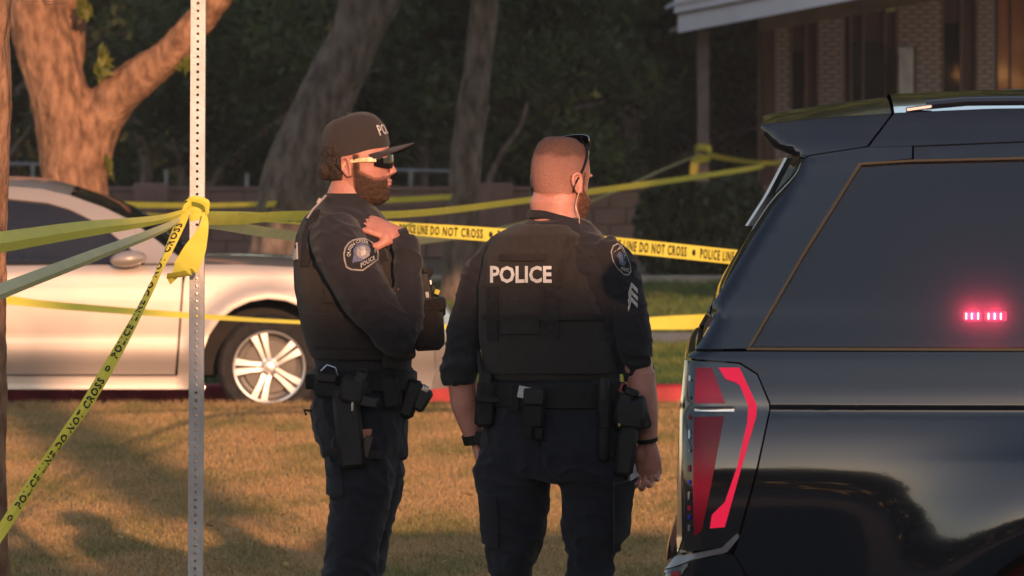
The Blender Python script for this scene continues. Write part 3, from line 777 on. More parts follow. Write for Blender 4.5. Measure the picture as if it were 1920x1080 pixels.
ribbon("police_tape", [at(1326, 290, 86.4), at(1380, 300, 86), at(1440, 306, 85.5), at(1470, 304, 88), at(1500, 300, 89.85)],
       [.09, .075, .07, .07], "short yellow tape sagging right from the porch post toward the SUV", tilt=[20, 40, 30])
ribbon("police_tape", [at(196, 383, 50.4), at(300, 385, 54), at(400, 385, 56), at(482, 383, 57.6)], [.055, .05, .05], "yellow tape strung between the forked tree and the leaning trunk", tilt=[20, 30])
ribbon("police_tape", [at(500, 383, 57.6), at(640, 378, 58.6), at(760, 374, 59.6), at(846, 369, 60.8)], [.055, .055, .06], "far yellow tape strung from the leaning trunk to the slim trunk", tilt=[20, 30])
ribbon("police_tape", [at(225, 399, 50.2), at(300, 403, 53), at(400, 405, 56), at(474, 403, 57.6)], [.03, .035, .03], "thin dull yellow tape below the one between forked tree and leaning trunk", tilt=[40, 50])
ribbon("police_tape", [at(-60, 555, 34.6), at(20, 563, 34.8), at(110, 573, 35), at(360, 592, 35.6), at(560, 604, 36.2), at(830, 613, 36.8), at(1100, 609, 37.2), at(1265, 605, 37.4), at(1335, 602, 37.6), at(1450, 595, 38.0), Vector((4.0, 42.5, .56)), Vector((6.0, 46.5, .7))],
       [.06, .056, .05, .035, .026, .03, .06, .085, .085, .08, .07, .05], "low yellow tape crossing in front of the silver sedan and behind both officers", tilt=[-25, -30, -30, -35, -30, -20, 0, 0, 0])
ribbon("police_tape", [at(-60, 460, 16.6), at(0, 454, 17.2), at(150, 431, 19), at(290, 413, 20.8), at(352, 396, 21.25)], [.062, .058, .05, .03, .02], "folded yellow tape coming level from the left to the post knot", fold=.7)
ribbon("police_tape", [at(-60, 575, 15.8), at(0, 547, 16.4), at(150, 489, 18.5), at(300, 431, 20.8), at(352, 402, 21.25)], [.046, .044, .04, .03, .016], "folded pale tape slanting up from the left edge to the post knot", fold=.9, m=M_tapeback)
ribbon("police_tape", [at(355, 383, 21.22), at(338, 420, 21.15), at(300, 505, 21.08), at(250, 605, 21.0), at(170, 745, 20.9), at(90, 860, 20.8), at(0, 1000, 20.7), at(-70, 1105, 20.6)],
       [.022, .036, .042, .036, .040, .042, .038, .042], "lettered yellow tape dropping steeply from the post knot to the lower left", text=.52, up=Vector((1, 0, -.5)), tilt=[50, 10, 35, 62, 45, 10, -30, -50, -20, 25, 40], flip=True, tscale=.66, fold=.45)
ribbon("police_tape", [at(384, 398, 21.2), at(382, 425, 21.2), at(370, 458, 21.18), at(356, 488, 21.17), at(344, 510, 21.16), at(336, 519, 21.12), at(330, 510, 21.08)],
       [.012, .032, .066, .086, .092, .088, .06], "loose tail of yellow tape hanging from the post knot", up=Vector((1, 0, .45)), tilt=[0, 0, 10, 20], n=60)
# knots
def knot(name, c, loops, rr, w, lab, seed, sq=True):
    mb = MB()
    for k in range(loops):
        z0 = (k - (loops - 1) / 2) * w * .62; ti = .35 * math.sin(seed + k * 1.9); tj = .3 * math.cos(seed * 2 + k * 2.3); r = rr * (1.05 + .05 * k); P = []
        for q in range(25):
            a = q / 24 * 2 * math.pi; x, y = math.cos(a), math.sin(a); e = (abs(x) ** 5 + abs(y) ** 5) ** .2 if sq else 1
            P.append(Vector((x / e * r, y / e * r, z0 + ti * x * r + tj * y * r + .004 * noise.noise(Vector((a * 2, k, seed))))))
        h = w * (.32 + .1 * math.sin(k * 3 + seed))
        k0 = len(mb.v)
        for p in P: mb.v += [c + p + Vector((0, 0, h)), c + p * 1.02 + Vector((p.x * .06, p.y * .06, 0)), c + p - Vector((0, 0, h))]
        for q in range(24):
            for j in range(2): mb.f.append((k0 + q * 3 + j, k0 + q * 3 + 3 + j, k0 + q * 3 + 4 + j, k0 + q * 3 + 1 + j))
    return solo(mb, name, M_tape, c, lab, "tape knot", "knots of police tape", angle=50)
o = knot("tape_knot", at(371, 393, 21.3), 3, .0262, .038, "bunched yellow tape wrapped around the perforated post", 1.3)
# frayed ends at the left of the knot
for pts, w in (([(352, 378), (343, 400), (322, 425), (305, 440)], [.03, .034, .02, .004]), ([(356, 378), (350, 392), (336, 408), (326, 432), (312, 470)], [.02, .025, .012, .006, .003]),
               ([(350, 374), (360, 372), (386, 380), (389, 402)], [.02, .03, .025, .012])):
    mb = MB(); C = catmull([at(x, y, 21.19) for x, y in pts], 24)
    for i, c in enumerate(C):
        h = lerp(i, np.linspace(0, 24, len(w)), w) / 2; mb.v += [Vector(c) + Vector((-h * .8, 0, -h * .6)), Vector(c) + Vector((0, -.006, 0)), Vector(c) + Vector((h * .8, 0, h * .6))]
    for i in range(24):
        for j in range(2): mb.f.append((i * 3 + j, i * 3 + 1 + j, i * 3 + 4 + j, i * 3 + 3 + j))
    mb.build("loose_end", M_tape, o)
o = knot("tape_knot", at(1318, 290, 86.6), 3, .094, .11, "yellow tape knotted around the porch post", 2.2)
mb = MB(); C = catmull([at(1306, 292, 86.42), at(1302, 310, 86.42), at(1300, 330, 86.42), at(1298, 350, 86.4)], 12)
for i, c in enumerate(C): mb.v += [Vector(c) - Vector((.052, .01 * math.sin(i), 0)), Vector(c) + Vector((.052, .02 * math.sin(i * .8), 0))]
for i in range(12): mb.f.append((i * 2, i * 2 + 1, i * 2 + 3, i * 2 + 2))
mb.build("loose_end", M_tape, o)
# ------------------------------------------------------------------ vehicles
M_black = mat("black_paint", (.009, .010, .014), .10, .5, var=.04, coat=.7)
M_trimblk = mat("black_trim", (.012, .012, .013), .45, .4, var=.2, scale=20)
M_tint = glass_mat("tinted_glass", (.16, .16, .17), .015, 1.75, .045)
M_bronze = mat("bronze_trim", (.16, .095, .045), .38, .5, metal=.8, var=.05)
M_chrome = mat("chrome_trim", (.55, .50, .45), .18, .5, metal=1, var=.03)
M_satin = mat("satin_metal", (.26, .26, .28), .4, .5, metal=.9, var=.05)
M_lamphouse = mat("lamp_housing", (.012, .012, .014), .08, .6, var=.05, coat=1)
M_lampred = mat("lamp_red", (.17, .004, .011), .25, .3, var=.15, emit=(1, .02, .07), estr=.03)
M_lampdim = mat("lamp_red_dark", (.14, .008, .02), .25, .3, var=.15, emit=(1, .03, .09), estr=.03)
M_lamplit = mat("lamp_red_lit", (.5, .02, .05), .35, .15, var=.05, emit=(1, .012, .065), estr=.34)
for m_, z0, st in ((M_lampred, .98, .09), (M_lampdim, 1.22, .12)):      # the bulb shows brightest behind the middle of each lens
    t_ = m_.node_tree; b_ = t_.nodes["Principled BSDF"]; tc_ = t_.nodes.new("ShaderNodeTexCoord"); sx = t_.nodes.new("ShaderNodeSeparateXYZ"); mm = t_.nodes.new("ShaderNodeMath"); mm.operation = 'SUBTRACT'; mm.inputs[1].default_value = z0
    ab = t_.nodes.new("ShaderNodeMath"); ab.operation = 'ABSOLUTE'; mr = t_.nodes.new("ShaderNodeMapRange"); mr.inputs[1].default_value = 0; mr.inputs[2].default_value = .11; mr.inputs[3].default_value = st; mr.inputs[4].default_value = .012
    t_.links.new(tc_.outputs["Object"], sx.inputs[0]); t_.links.new(sx.outputs[2], mm.inputs[0]); t_.links.new(mm.outputs[0], ab.inputs[0]); t_.links.new(ab.outputs[0], mr.inputs[0]); t_.links.new(mr.outputs[0], b_.inputs["Emission Strength"])
M_reflector = mat("lamp_reflector", (.6, .6, .6), .15, .5, metal=1)
M_led = mat("led_core", (.9, .4, .2), .3, emit=(1, .55, .22), estr=24); M_ledlens = mat("led_lens", (.6, .03, .08), .2, emit=(1, .03, .12), estr=3.6)
M_cabin = mat("dark_cabin", (.012, .012, .013), .8, .2)
M_tyre = mat("tyre_rubber", (.03, .027, .025), .85, .2, scale=25, var=.25, bump=.4, bscale=120)
M_alloy = mat("alloy", (.62, .60, .57), .32, .5, metal=.75, var=.04)
M_disc = mat("brake_metal", (.10, .09, .08), .5, .5, metal=.5)
M_silver = mat("silver_paint", (.39, .335, .29), .36, .5, metal=.3, var=.02, coat=.9)
M_seam = mat("seam_dark", (.02, .018, .016), .7, .2)
M_white_paint = mat("pearl_paint", (.70, .70, .70), .3, .5, metal=.1, var=.02, coat=.8)

def spline(xs, ys):
    xs = np.array(xs, float); ys = np.array(ys, float); d = np.diff(ys) / np.diff(xs); m = np.empty(len(xs)); m[0] = d[0]; m[-1] = d[-1]
    m[1:-1] = (d[1:] * np.diff(xs)[:-1] + d[:-1] * np.diff(xs)[1:]) / (xs[2:] - xs[:-2])
    def f(x):
        i = int(min(max(np.searchsorted(xs, x) - 1, 0), len(xs) - 2)); h = xs[i + 1] - xs[i]; t = (x - xs[i]) / h
        if t < 0: return ys[0] + m[0] * (x - xs[0])
        if t > 1: return ys[-1] + m[-1] * (x - xs[-1])
        return (1 + 2 * t) * (1 - t) ** 2 * ys[i] + t * (1 - t) ** 2 * h * m[i] + t * t * (3 - 2 * t) * ys[i + 1] + t * t * (t - 1) * h * m[i + 1]
    return f

class Flank:
    """near side of a vehicle as a height field y(x,z); converts outlines measured in the photo to x,z on it"""
    def __init__(s, ynear, inw): s.y = ynear; s.inw = inw
    def fn(s, off=0.0): return lambda x, z: Vector((x, s.y + s.inw(x, z) + off, z))
    def xz(s, px, py):
        Y = s.y
        for _ in range(5):
            x = (px - 960) / F * Y; z = H - (py - YH) / F * Y; Y = s.y + s.inw(x, z)
        return (x, z)
    def poly(s, P): return [s.xz(*p) for p in P]
    def edge(s, x, z): return s.y + s.inw(x, z)

def wheel(parent, c, r, rim_r, side, name="wheel", width=.21, spokes=5, y_out=0):
    """tyre lathe with a rim of split spokes; side=-1 faces the viewer"""
    mb = MB(); prof = [(rim_r * .98, -.02), (rim_r + .02, .0), (r * .9, .012), (r * .975, -.012), (r, -.05), (r, -width + .05), (r * .97, -width + .01), (rim_r, -width)]
    seg = 48; rings = []
    for rr, d in prof: rings.append([Vector((c[0] + rr * math.cos(2 * math.pi * q / seg), c[1] + side * d, c[2] + rr * math.sin(2 * math.pi * q / seg))) for q in range(seg)])
    mb.loft(rings, cap=False); w = mb.build(name, M_tyre, parent)
    mb = MB(); rings = []
    for rr, d in [(rim_r * 1.0, .004), (rim_r * .985, .016), (rim_r * .93, .012), (rim_r * .90, -.02), (rim_r * .86, -.11), (rim_r * .5, -.15)]:
        rings.append([Vector((c[0] + rr * math.cos(2 * math.pi * q / seg), c[1] + side * d, c[2] + rr * math.sin(2 * math.pi * q / seg))) for q in range(seg)])
    mb.loft(rings, cap=False); mb.build("rim", M_alloy, w)
    mb = MB()
    for k in range(spokes):
        for o in (-1, 1):
            a = R(36 + 360 / spokes * k); u = Vector((math.cos(a), 0, math.sin(a))); v = Vector((-math.sin(a), 0, math.cos(a)))
            C = Vector(c); pts = []
            for rr, off, hw_, d in ((rim_r * .14, .016 * o, .016, .0), (rim_r * .5, .021 * o, .0185, .008), (rim_r * .93, .034 * o, .0295, .006)):
                pts.append((rr, off, hw_, d))
            rg = [[C + u * rr + v * (off - hw_) + Vector((0, side * (d - .03), 0)), C + u * rr + v * (off - hw_ * .75) + Vector((0, side * d, 0)), C + u * rr + v * (off + hw_ * .75) + Vector((0, side * d, 0)), C + u * rr + v * (off + hw_) + Vector((0, side * (d - .03), 0))] for rr, off, hw_, d in pts]
            mb.loft(rg)
    sp = mb.build("spoke", M_alloy, w, angle=30)
    mb = MB(); rings = []
    for rr, d in [(rim_r * .26, -.03), (rim_r * .25, .004), (rim_r * .16, .012), (rim_r * .15, .004), (rim_r * .13, .010), (.002, .014)]:
        rings.append([Vector((c[0] + rr * math.cos(2 * math.pi * q / 24), c[1] + side * d, c[2] + rr * math.sin(2 * math.pi * q / 24))) for q in range(24)])
    mb.loft(rings)
    for k in range(5):
        a = R(54 + 72 * k); p = Vector(c) + Vector((math.cos(a) * rim_r * .21, side * .006, math.sin(a) * rim_r * .21)); mb.tube([p, p + Vector((0, side * .012, 0))], .009, 6)
    mb.build("hub", M_alloy, w)
    mb = MB(); rings = []
    for rr, d in [(rim_r * .72, -.07), (rim_r * .72, -.06), (.05, -.06)]:
        rings.append([Vector((c[0] + rr * math.cos(2 * math.pi * q / 32), c[1] + side * d, c[2] + rr * math.sin(2 * math.pi * q / 32))) for q in range(32)])
    mb.loft(rings); mb.build("brake_disc", M_disc, w)
    return w

# ---- black SUV, rear right quarter in view
SY = 16.67; SC_Y = SY + 1.03
prof = spline([.05, .3, .5, .7, .82, .92, 1.02, 1.08, 1.125, 1.146, 1.157, 1.17, 1.24, 1.31, 1.45, 1.6, 1.75, 1.86, 1.93, 2.0],
              [.14, .09, .05, .02, .008, .004, .010, .021, .034, .041, .040, .042, .060, .081, .126, .178, .232, .275, .312, .38])
_rs = [(180, 1425), (237, 1417), (255, 1424), (279, 1447), (297, 1490), (387, 1443), (448, 1404), (500, 1373), (566, 1334), (585, 1329), (600, 1333), (635, 1313), (660, 1296), (672, 1279), (760, 1272), (900, 1268), (1010, 1266), (1040, 1262), (1080, 1240), (1290, 1250)]
_rz = [H - (p[0] - YH) / 720 for p in _rs]; _rx = [(p[1] - 960) / 720 for p in _rs]
def suv_rear(z): return lerp(-z, [-q for q in _rz], _rx)
WCX, WCZ, WR = (2090 - 960) / 720, H - (1317 - YH) / 720, .46
def suv_inw(x, z):
    a = prof(z); d = max(0.0, x - suv_rear(z)); rr = .075 - .025 * min(1, max(0, (z - 1.2) / .2))
    if d < rr: a += rr - math.sqrt(max(0, rr * rr - (rr - d) ** 2))
    a += .03 * max(0, 1 - d / .9) ** 2 * (1 - .6 * min(1, max(0, (z - 1.3) / .5)) ** 2)
    if z < 1.14:
        for cx in (WCX, WCX + 3.07):
            q = math.hypot(x - cx, z - WCZ); a -= .055 * math.exp(-((q - WR - .02) / .20) ** 2) * min(1, (1.14 - z) / .12)
    if x > 4.9: a += .35 * ((x - 4.9) / .85) ** 2.4
    return a
S = Flank(SY, suv_inw)
suv = thing("black_suv", ((2600 - 960) / 720, SC_Y, -.035), "glossy black SUV with tinted glass and lit red tail lamp cut off at right", "SUV")
def sp_(name, P, m, off=0.0, step=.035, thick=.02, parent=None, far=True):
    o = skin_panel(name, S.poly(P), step, S.fn(off), thick, m, parent or suv)
    return o
arc = lambda a0, a1, n, r=330, cx=2090, cy=1317: [(cx + r * math.cos(R(a0 + (a1 - a0) * k / n)), cy - r * math.sin(R(a0 + (a1 - a0) * k / n))) for k in range(n + 1)]
sp_("quarter_panel", [(1297, 659), (1400, 659), (2075, 659), (2075, 988)] + arc(93, 180, 16) + [(1700, 1335), (1424, 1335), (1424, 1120), (1376, 1038), (1388, 1004), (1420, 884), (1443, 770), (1443, 755), (1419, 700), (1385, 679), (1284, 671)], M_black, step=(.03, .012))
sp_("rear_door", [(2081, 659), (2780, 659), (2780, 1335), (2420, 1335)] + arc(0, 91, 14), M_black, step=.05)
sp_("front_door", [(2786, 659), (3560, 659), (3540, 1335), (2786, 1335)], M_black, step=.06)
sp_("d_pillar", [(1500, 298), (1514, 292), (1617, 276), (1702, 268), (1702, 297), (1604, 306), (1500, 478), (1400, 653), (1300, 654), (1313, 635), (1333, 600), (1329, 585), (1334, 566), (1373, 500), (1404, 448), (1443, 387), (1487, 330)], M_black, step=.025, off=.002)
sp_("roof_side", [(1668, 212), (1800, 206), (1920, 203), (2400, 200), (3300, 204), (3300, 262), (2400, 262), (1920, 264), (1706, 273), (1621, 276)], M_black, step=.03)
sp_("roof_molding", [(1706, 274), (1920, 266), (2400, 264), (3300, 264), (3300, 292), (2400, 291), (1920, 294), (1706, 299)], M_black, step=.03, off=.006)
qg = sp_("quarter_window", [(1609, 309), (1700, 303), (1920, 298), (2010, 297), (2030, 649), (1920, 650), (1403, 650), (1500, 484)], M_tint, step=.04, off=.008)
sp_("window_trim", [(1603, 305), (1700, 299), (1920, 294), (2010, 293), (2010, 297), (1920, 298), (1700, 303), (1607, 309), (1499, 485), (1405, 650), (1400, 650), (1496, 479)], M_bronze, step=.03, off=-.004, thick=.012, parent=qg)
sp_("belt_trim", [(1397, 651), (2030, 651), (2700, 651), (2700, 657), (2030, 657), (1397, 656)], M_bronze, step=.03, off=-.005, thick=.014)
sp_("c_pillar", [(2014, 297), (2060, 296), (2085, 649), (2034, 649)], M_black, step=.05, off=.004)
sp_("side_window", [(2064, 296), (2760, 296), (2800, 649), (2089, 649)], M_tint, step=.06, off=.008)
sp_("side_window", [(2800, 297), (3300, 300), (3620, 640), (2840, 649)], M_tint, step=.06, off=.008)
sp_("spoiler_side", [(1417, 236), (1430, 232), (1534, 222), (1663, 212.5), (1617, 274), (1513, 290), (1500, 296), (1447, 279), (1424, 255)], M_black, step=.02)
# tail lamp
tl = sp_("tail_lamp", [(1283, 675), (1383, 682), (1417, 703), (1440, 757), (1440, 769), (1416, 884), (1384, 1000), (1356, 1024), (1269, 1037), (1267, 900), (1271, 760)], M_lamphouse, step=.02, off=.002)
sp_("light_bar", [(1345, 689), (1384, 689), (1401, 724), (1417, 758), (1416.6, 777.6), (1395, 855), (1370.5, 944), (1358, 988), (1330, 990.5), (1334, 965), (1358, 941.5), (1381, 875.5), (1400, 790), (1401, 760.5), (1385.5, 722), (1377, 716), (1358, 709.5)], M_lamplit, step=.02, off=-.004, thick=.008, parent=tl)
sp_("upper_lens", [(1302, 689), (1332, 689), (1345, 722), (1358, 755.5), (1300, 755.5)], M_lampdim, step=.02, off=-.003, thick=.007, parent=tl)
sp_("lower_lens", [(1299, 782), (1355.6, 780), (1338, 880), (1315, 995), (1300, 1005), (1298, 900)], M_lampred, step=.02, off=-.003, thick=.007, parent=tl)
sp_("reflector_bar", [(1300, 763), (1375, 762), (1375, 772), (1300, 771)], M_reflector, step=.02, off=-.004, thick=.008, parent=tl)
sp_("lamp_edge", [(1280, 674), (1286, 676), (1277, 760), (1275, 900), (1277, 1010), (1268, 1036), (1266.5, 1010), (1268.5, 900), (1272.5, 760)], M_chrome, step=.015, off=-.003, thick=.008, parent=tl)
sp_("bumper_trim", [(1263, 1043), (1352, 1027), (1381, 1000), (1386, 1006), (1362, 1035), (1294, 1050), (1262, 1062), (1244, 1066)], M_satin, step=.02, off=-.006)
sp_("bumper", [(1243, 1070), (1262, 1064), (1294, 1053), (1362, 1038), (1376, 1042), (1421, 1122), (1421, 1335), (1250, 1300)], M_black, step=.03)
sp_("bumper_reflector", [(1256, 1072), (1272, 1070), (1274, 1100), (1258, 1102)], M_lampred, step=.02, off=-.004)
# fuel of the flank: far side as one sheet, tailgate, glass, roof across the car
def st_(name, P, m, crown, dirn, n=20, inset=0.0, parent=None, ny=16, power=2.0):
    return strip(name, [S.xz(*p) if len(p) == 2 else (p[0], p[1]) for p in P], lambda x, z: S.edge(x, z) + inset, SC_Y, crown, m, parent or suv, ny, n, dirn, power)
st_("tailgate", [(1268, 1036), (1268, 900), (1273, 760), (1281, 674), (1300, 657)], M_black, .006, (-1, 0, 0), inset=.002)
st_("rear_window", [(1315, 636), (1337, 600), (1334, 570), (1373, 501), (1404, 449), (1443, 388), (1488, 331), (1500, 300)], M_tint, .006, (-1, 0, .2), inset=.002)
st_("rear_bumper", [(1252, 1300), (1243, 1080), (1264, 1045), (1270, 1038)], M_black, .006, (-1, 0, 0), inset=.002)
cr = lambda q: .045
st_("spoiler", [(1502, 297), (1447, 279.5), (1424, 255.5), (1417.5, 236)], M_black, .006, (-.7, 0, .2), n=12)
st_("spoiler_top", [(1418, 235.5), (1432, 231.6), (1534, 221.6), (1662, 212)], M_black, lambda q: .004 + .038 * q ** .7, (0, 0, 1), n=16)
xr0 = S.xz(1668, 211.6)
st_("roof", [(1668, 211.6), (1800, 205.7), (1920, 202.7), (2400, 199.7), (3300, 203.7)], M_black, .05, (0, 0, 1), n=24)
xf = S.xz(3300, 203.7)
st_("windshield", [(xf[0] + .01, xf[1]), (3.75, 1.72), (4.22, 1.30)], M_tint, .05, (.4, 0, .6), n=12)
st_("hood", [(4.24, 1.285), (4.8, 1.24), (5.35, 1.17), (5.55, 1.08)], M_black, .05, (0, 0, 1), n=14)
st_("grille", [(5.56, 1.07), (5.62, .8), (5.6, .35)], M_trimblk, .10, (1, 0, 0), n=10)
P = [(3570, 659), (3700, 655)]
skin_panel("fender", [(S.xz(3566, 659)[0], 1.305), (4.24, 1.29), (4.8, 1.24), (5.35, 1.17), (5.55, 1.06), (5.6, .8), (5.58, .36), (5.16, .36)] + [(WCX + 3.07 + .46 * math.cos(R(a)), WCZ + .46 * math.sin(R(a))) for a in range(0, 181, 12)] + [(4.17, .36), (S.xz(3546, 1335)[0], .36)], .06, S.fn(0), .02, M_black, suv)
far = [(.46, .4), (.43, 1.0), (.47, 1.30), (.75, 1.80), (.66, 1.9), (1.0, 1.93), (3.3, 1.93), (4.24, 1.29), (5.55, 1.06), (5.58, .36)] + [(WCX + 3.07 + .46 * math.cos(R(a)), WCZ + .46 * math.sin(R(a))) for a in range(0, 181, 15)] + [(3.0, .36)] + [(WCX + .46 * math.cos(R(a)), WCZ + .46 * math.sin(R(a))) for a in range(0, 181, 15)] + [(.6, .4)]
skin_panel("far_side", far, .08, S.fn(0), .02, M_black, suv, mirror=SC_Y)
mb = MB(); mb.box((3.0, SC_Y, .78), (4.9, 1.56, .9)); mb.build("chassis", M_trimblk, suv, smooth=False)
mb = MB(); mb.loft([[Vector((x, SC_Y + sy * w, z)) for sy, z in ((-1, 1.2), (1, 1.2))] + [Vector((x, SC_Y + sy * (w - .16), zt)) for sy, zt in ((1, zt), (-1, zt))] for x, w, zt in ((.62, .72, 1.25), (.98, .74, 1.84), (3.2, .74, 1.84), (4.1, .72, 1.3))]); mb.build("cabin", M_cabin, suv, smooth=False)
for cx in (WCX, WCX + 3.07):
    wheel(suv, (cx, SY + .035, WCZ), .415, .28, -1, width=.27, spokes=6); wheel(suv, (cx, 2 * SC_Y - SY - .035, WCZ), .415, .28, 1, width=.27, spokes=6)
# roof rails with bright end caps
for sy, px0, py0 in ((-1, 1698, 200), (1, 1744, 184)):
    yy = SC_Y + sy * .70; x0 = (px0 - 960) / F * yy; z0 = H - (py0 - YH) / F * yy
    mb = MB(); mb.tube([(x0 + .04, yy, z0 + .004), (x0 + .15, yy, z0 + .014), (x0 + 1.0, yy, z0 + .022), (x0 + 2.0, yy, z0 + .012), (x0 + 2.2, yy, z0 - .02)], .012, 8); r = mb.build("roof_rail", M_black, suv)
    mb = MB(); mb.box((x0 + .022, yy, z0 - .0035), (.07, .034, .012), Matrix.Rotation(R(-8), 4, 'Y'), ch=.004); mb.build("rail_cap", M_satin, r)
# small reflector cells in the lamp; red and blue ones paint in its sparkle
M_bluebit = mat("blue_glint", (.02, .03, .5), .2, .6)
for y, h, m_ in ((704, 10, M_reflector), (742, 6, M_lamphouse), (778, 7, M_lampred), (806, 16, M_reflector), (842, 5, M_satin), (872, 12, M_lampdim), (900, 8, M_bluebit), (922, 14, M_reflector), (948, 9, M_lampred), (966, 7, M_bluebit), (984, 11, M_satin)):
    sp_("reflector_cell", [(1288, y), (1292, y), (1292, y + h), (1288, y + h)], m_, step=.03, off=-.003, thick=.006, parent=tl)
# pale strip painting the bright highlight on the rear glass's far edge
mb = MB(); rg = []
for k in range(9):
    z = S.xz(1494, 306)[1] + (S.xz(1405, 446)[1] - S.xz(1494, 306)[1]) * k / 8; x = suv_rear(z); y = 2 * SC_Y - S.edge(x, z)
    w = .014 + .045 * max(0, k - 4) / 4; rg.append([Vector((x - .004, y - .05, z)), Vector((x - .012, y - .012, z)), Vector((x + w, y + .012, z)), Vector((x + w, y - .02, z))])
mb.loft(rg); mb.build("edge_highlight", mat("highlight_pale", (.62, .58, .56), .35, .5), suv)
mb = MB(); c = S.xz(3640, 640); mb.ell((c[0], SY - .11, c[1] + .06), (.08, .13, .09)); mb.build("wing_mirror", M_black, suv)
# emergency light bar glowing behind the quarter glass
yy = SY + suv_inw(*S.xz(1840, 592)) + .055; a = at(1798, 601, yy); b = at(1886, 583, yy)
lb = MB(); lb.box(((a.x + b.x) / 2, yy + .012, (a.z + b.z) / 2), (b.x - a.x + .02, .02, b.z - a.z + .012), ch=.004); lb = lb.build("warning_light", M_trimblk, suv)
for px0, px1 in ((1801, 1834), (1841, 1882)):
    a = at(px0, 601, yy); b = at(px1, 583, yy); mb = MB(); mb.box(((a.x + b.x) / 2, yy, (a.z + b.z) / 2), (b.x - a.x, .014, b.z - a.z), ch=.006); mb.build("lens", M_ledlens, lb)
for px in (1806.4, 1817, 1828.6, 1848, 1859.5, 1871):
    a = at(px, 592, yy - .009); mb = MB(); mb.box(a, (.0035, .004, .017), ch=.001); mb.build("led", M_led, lb)

suv_o = suv.location.copy(); pv = Vector((.43, SY, 0)); rt = Matrix.Rotation(R(-2.2), 3, 'Z')          # parked very slightly nose-in to the street
suv.location = pv + rt @ (suv.location - pv); suv.rotation_euler.z = R(-2.2)

ld = bpy.data.lights.new("warning_lamp", 'POINT'); ld.energy = 1.1; ld.color = (1, .03, .12); ld.shadow_soft_size = .012
for px in (1818, 1860):
    lo = bpy.data.objects.new("warning_lamp", ld); COL.objects.link(lo); lo.parent = suv; lo.location = at(px, 592, yy - .022) - Vector((suv_o.x, suv_o.y, suv_o.z))

# ---- silver sedan in the parking lane
CY = 40.93; CC = CY + .90; LZ = LANE
prof_c = spline([-.1, .06, .12, .17, .215, .25, .45, .62, .75, .86, .92, 1.1, 1.25, 1.36, 1.45], [.08, .030, .034, .034, .022, .006, 0, .004, .016, .04, .072, .16, .245, .325, .43])
XF, XRr = (818 - 960) / 293, (-572 - 960) / 293
def car_inw(x, z):
    a = prof_c(z); f = XF - x; r = x - XRr
    if f < .75: a += .42 * (1 - max(f, 0) / .75) ** 2.2
    if r < .6: a += .30 * (1 - max(r, 0) / .6) ** 2.2
    for cx in ((505 - 960) / 293, (-286 - 960) / 293):
        q = math.hypot(x - cx, z - (H - (688 - YH) / 293)); a -= .02 * math.exp(-((q - .45) / .07) ** 2)
    return a
K = Flank(CY, car_inw)
car = thing("silver_sedan", ((120 - 960) / 293, CC, LZ), "silver four door sedan in warm sun parked along the red kerb", "car")
def cp(name, P, m, off=0.0, step=.06, thick=.02, parent=None):
    o = skin_panel(name, K.poly(P), step, K.fn(off), thick, m, parent or car)
    q = skin_panel(name, K.poly(P), step * 1.6, K.fn(off), thick, m, parent or car, mirror=CC); return o
ar = lambda cx, a0, a1, n=14, r=128: [(cx + r * math.cos(R(a0 + (a1 - a0) * k / n)), 688 - r * math.sin(R(a0 + (a1 - a0) * k / n))) for k in range(n + 1)]
cp("front_fender", [(353, 496), (450, 496), (551, 501), (640, 512), (720, 532), (775, 558), (800, 592), (814, 640), (816, 700), (808, 730), (640, 728)] + ar(505, -16, 198) + [(331, 727), (336, 660), (345, 531)], M_silver, step=.04)
fd = cp("front_door", [(7, 498), (200, 497), (342, 498), (341, 531), (332, 660), (328, 702), (7, 702)], M_silver, step=.05)
rd = cp("rear_door", [(2, 498), (2, 702), (-150, 702), (-158, 640), (-185, 585), (-230, 540), (-294, 498)], M_silver, step=.05)
cp("sill", [(326, 705), (378, 705), (384, 730), (-160, 730), (-160, 705)], M_silver, step=.05, off=.006)
cp("rear_quarter", [(-299, 497), (-400, 480), (-520, 488), (-558, 505), (-570, 560), (-570, 650), (-560, 728), (-420, 728)] + ar(-286, 198, 20, 12) + [(-170, 640), (-192, 583), (-236, 537)], M_silver, step=.05)
cp("side_frame", [(270, 494), (352, 493), (311, 464), (249, 415), (195, 389), (133, 367), (80, 354), (9, 348), (-80, 346), (-180, 353), (-260, 376), (-370, 452), (-400, 477), (-300, 494), (-236, 493), (-206, 418), (-152, 381), (0, 371), (12, 372), (89, 380), (130, 392), (187, 420), (249, 470)], M_silver, step=.05)
cp("front_window", [(13, 376), (89, 383), (130, 395), (186, 423), (246, 471), (268, 494), (14, 494)], M_tint, step=.06, off=.012, thick=.006)
cp("rear_window_side", [(0, 375), (0, 494), (-230, 494), (-201, 420), (-150, 385)], M_tint, step=.06, off=.012, thick=.006)
cp("centre_pillar", [(1, 373), (12, 374), (12.5, 495), (.8, 495)], M_seam, step=.06, off=.004)
cp("belt_molding", [(-230, 494.5), (268, 494.5), (268, 497.2), (-294, 497.2)], M_seam, step=.06, off=.002, thick=.005)
cp("door_handle", [(20, 530), (62, 529), (64, 536), (22, 537)], M_silver, step=.05, off=-.03, thick=.028)
def ct(name, P, m, crown, dirn, n=16, ny=14, inset=.0):
    return strip(name, [K.xz(*p) for p in P], lambda x, z: K.edge(x, z) + inset, CC, crown, m, car, ny, n, dirn)
ct("front_bumper", [(808, 730), (816, 700), (814, 640), (800, 592), (776, 559)], M_silver, .16, (1, 0, 0))
ct("hood", [(774, 557), (720, 531.5), (640, 511.5), (551, 500.5), (450, 495.5), (372, 495)], M_silver, .05, (.2, 0, 1))
ct("windshield", [(360, 494), (311, 464), (249, 415), (195, 389), (133, 367)], M_tint, .06, (.4, 0, .8))
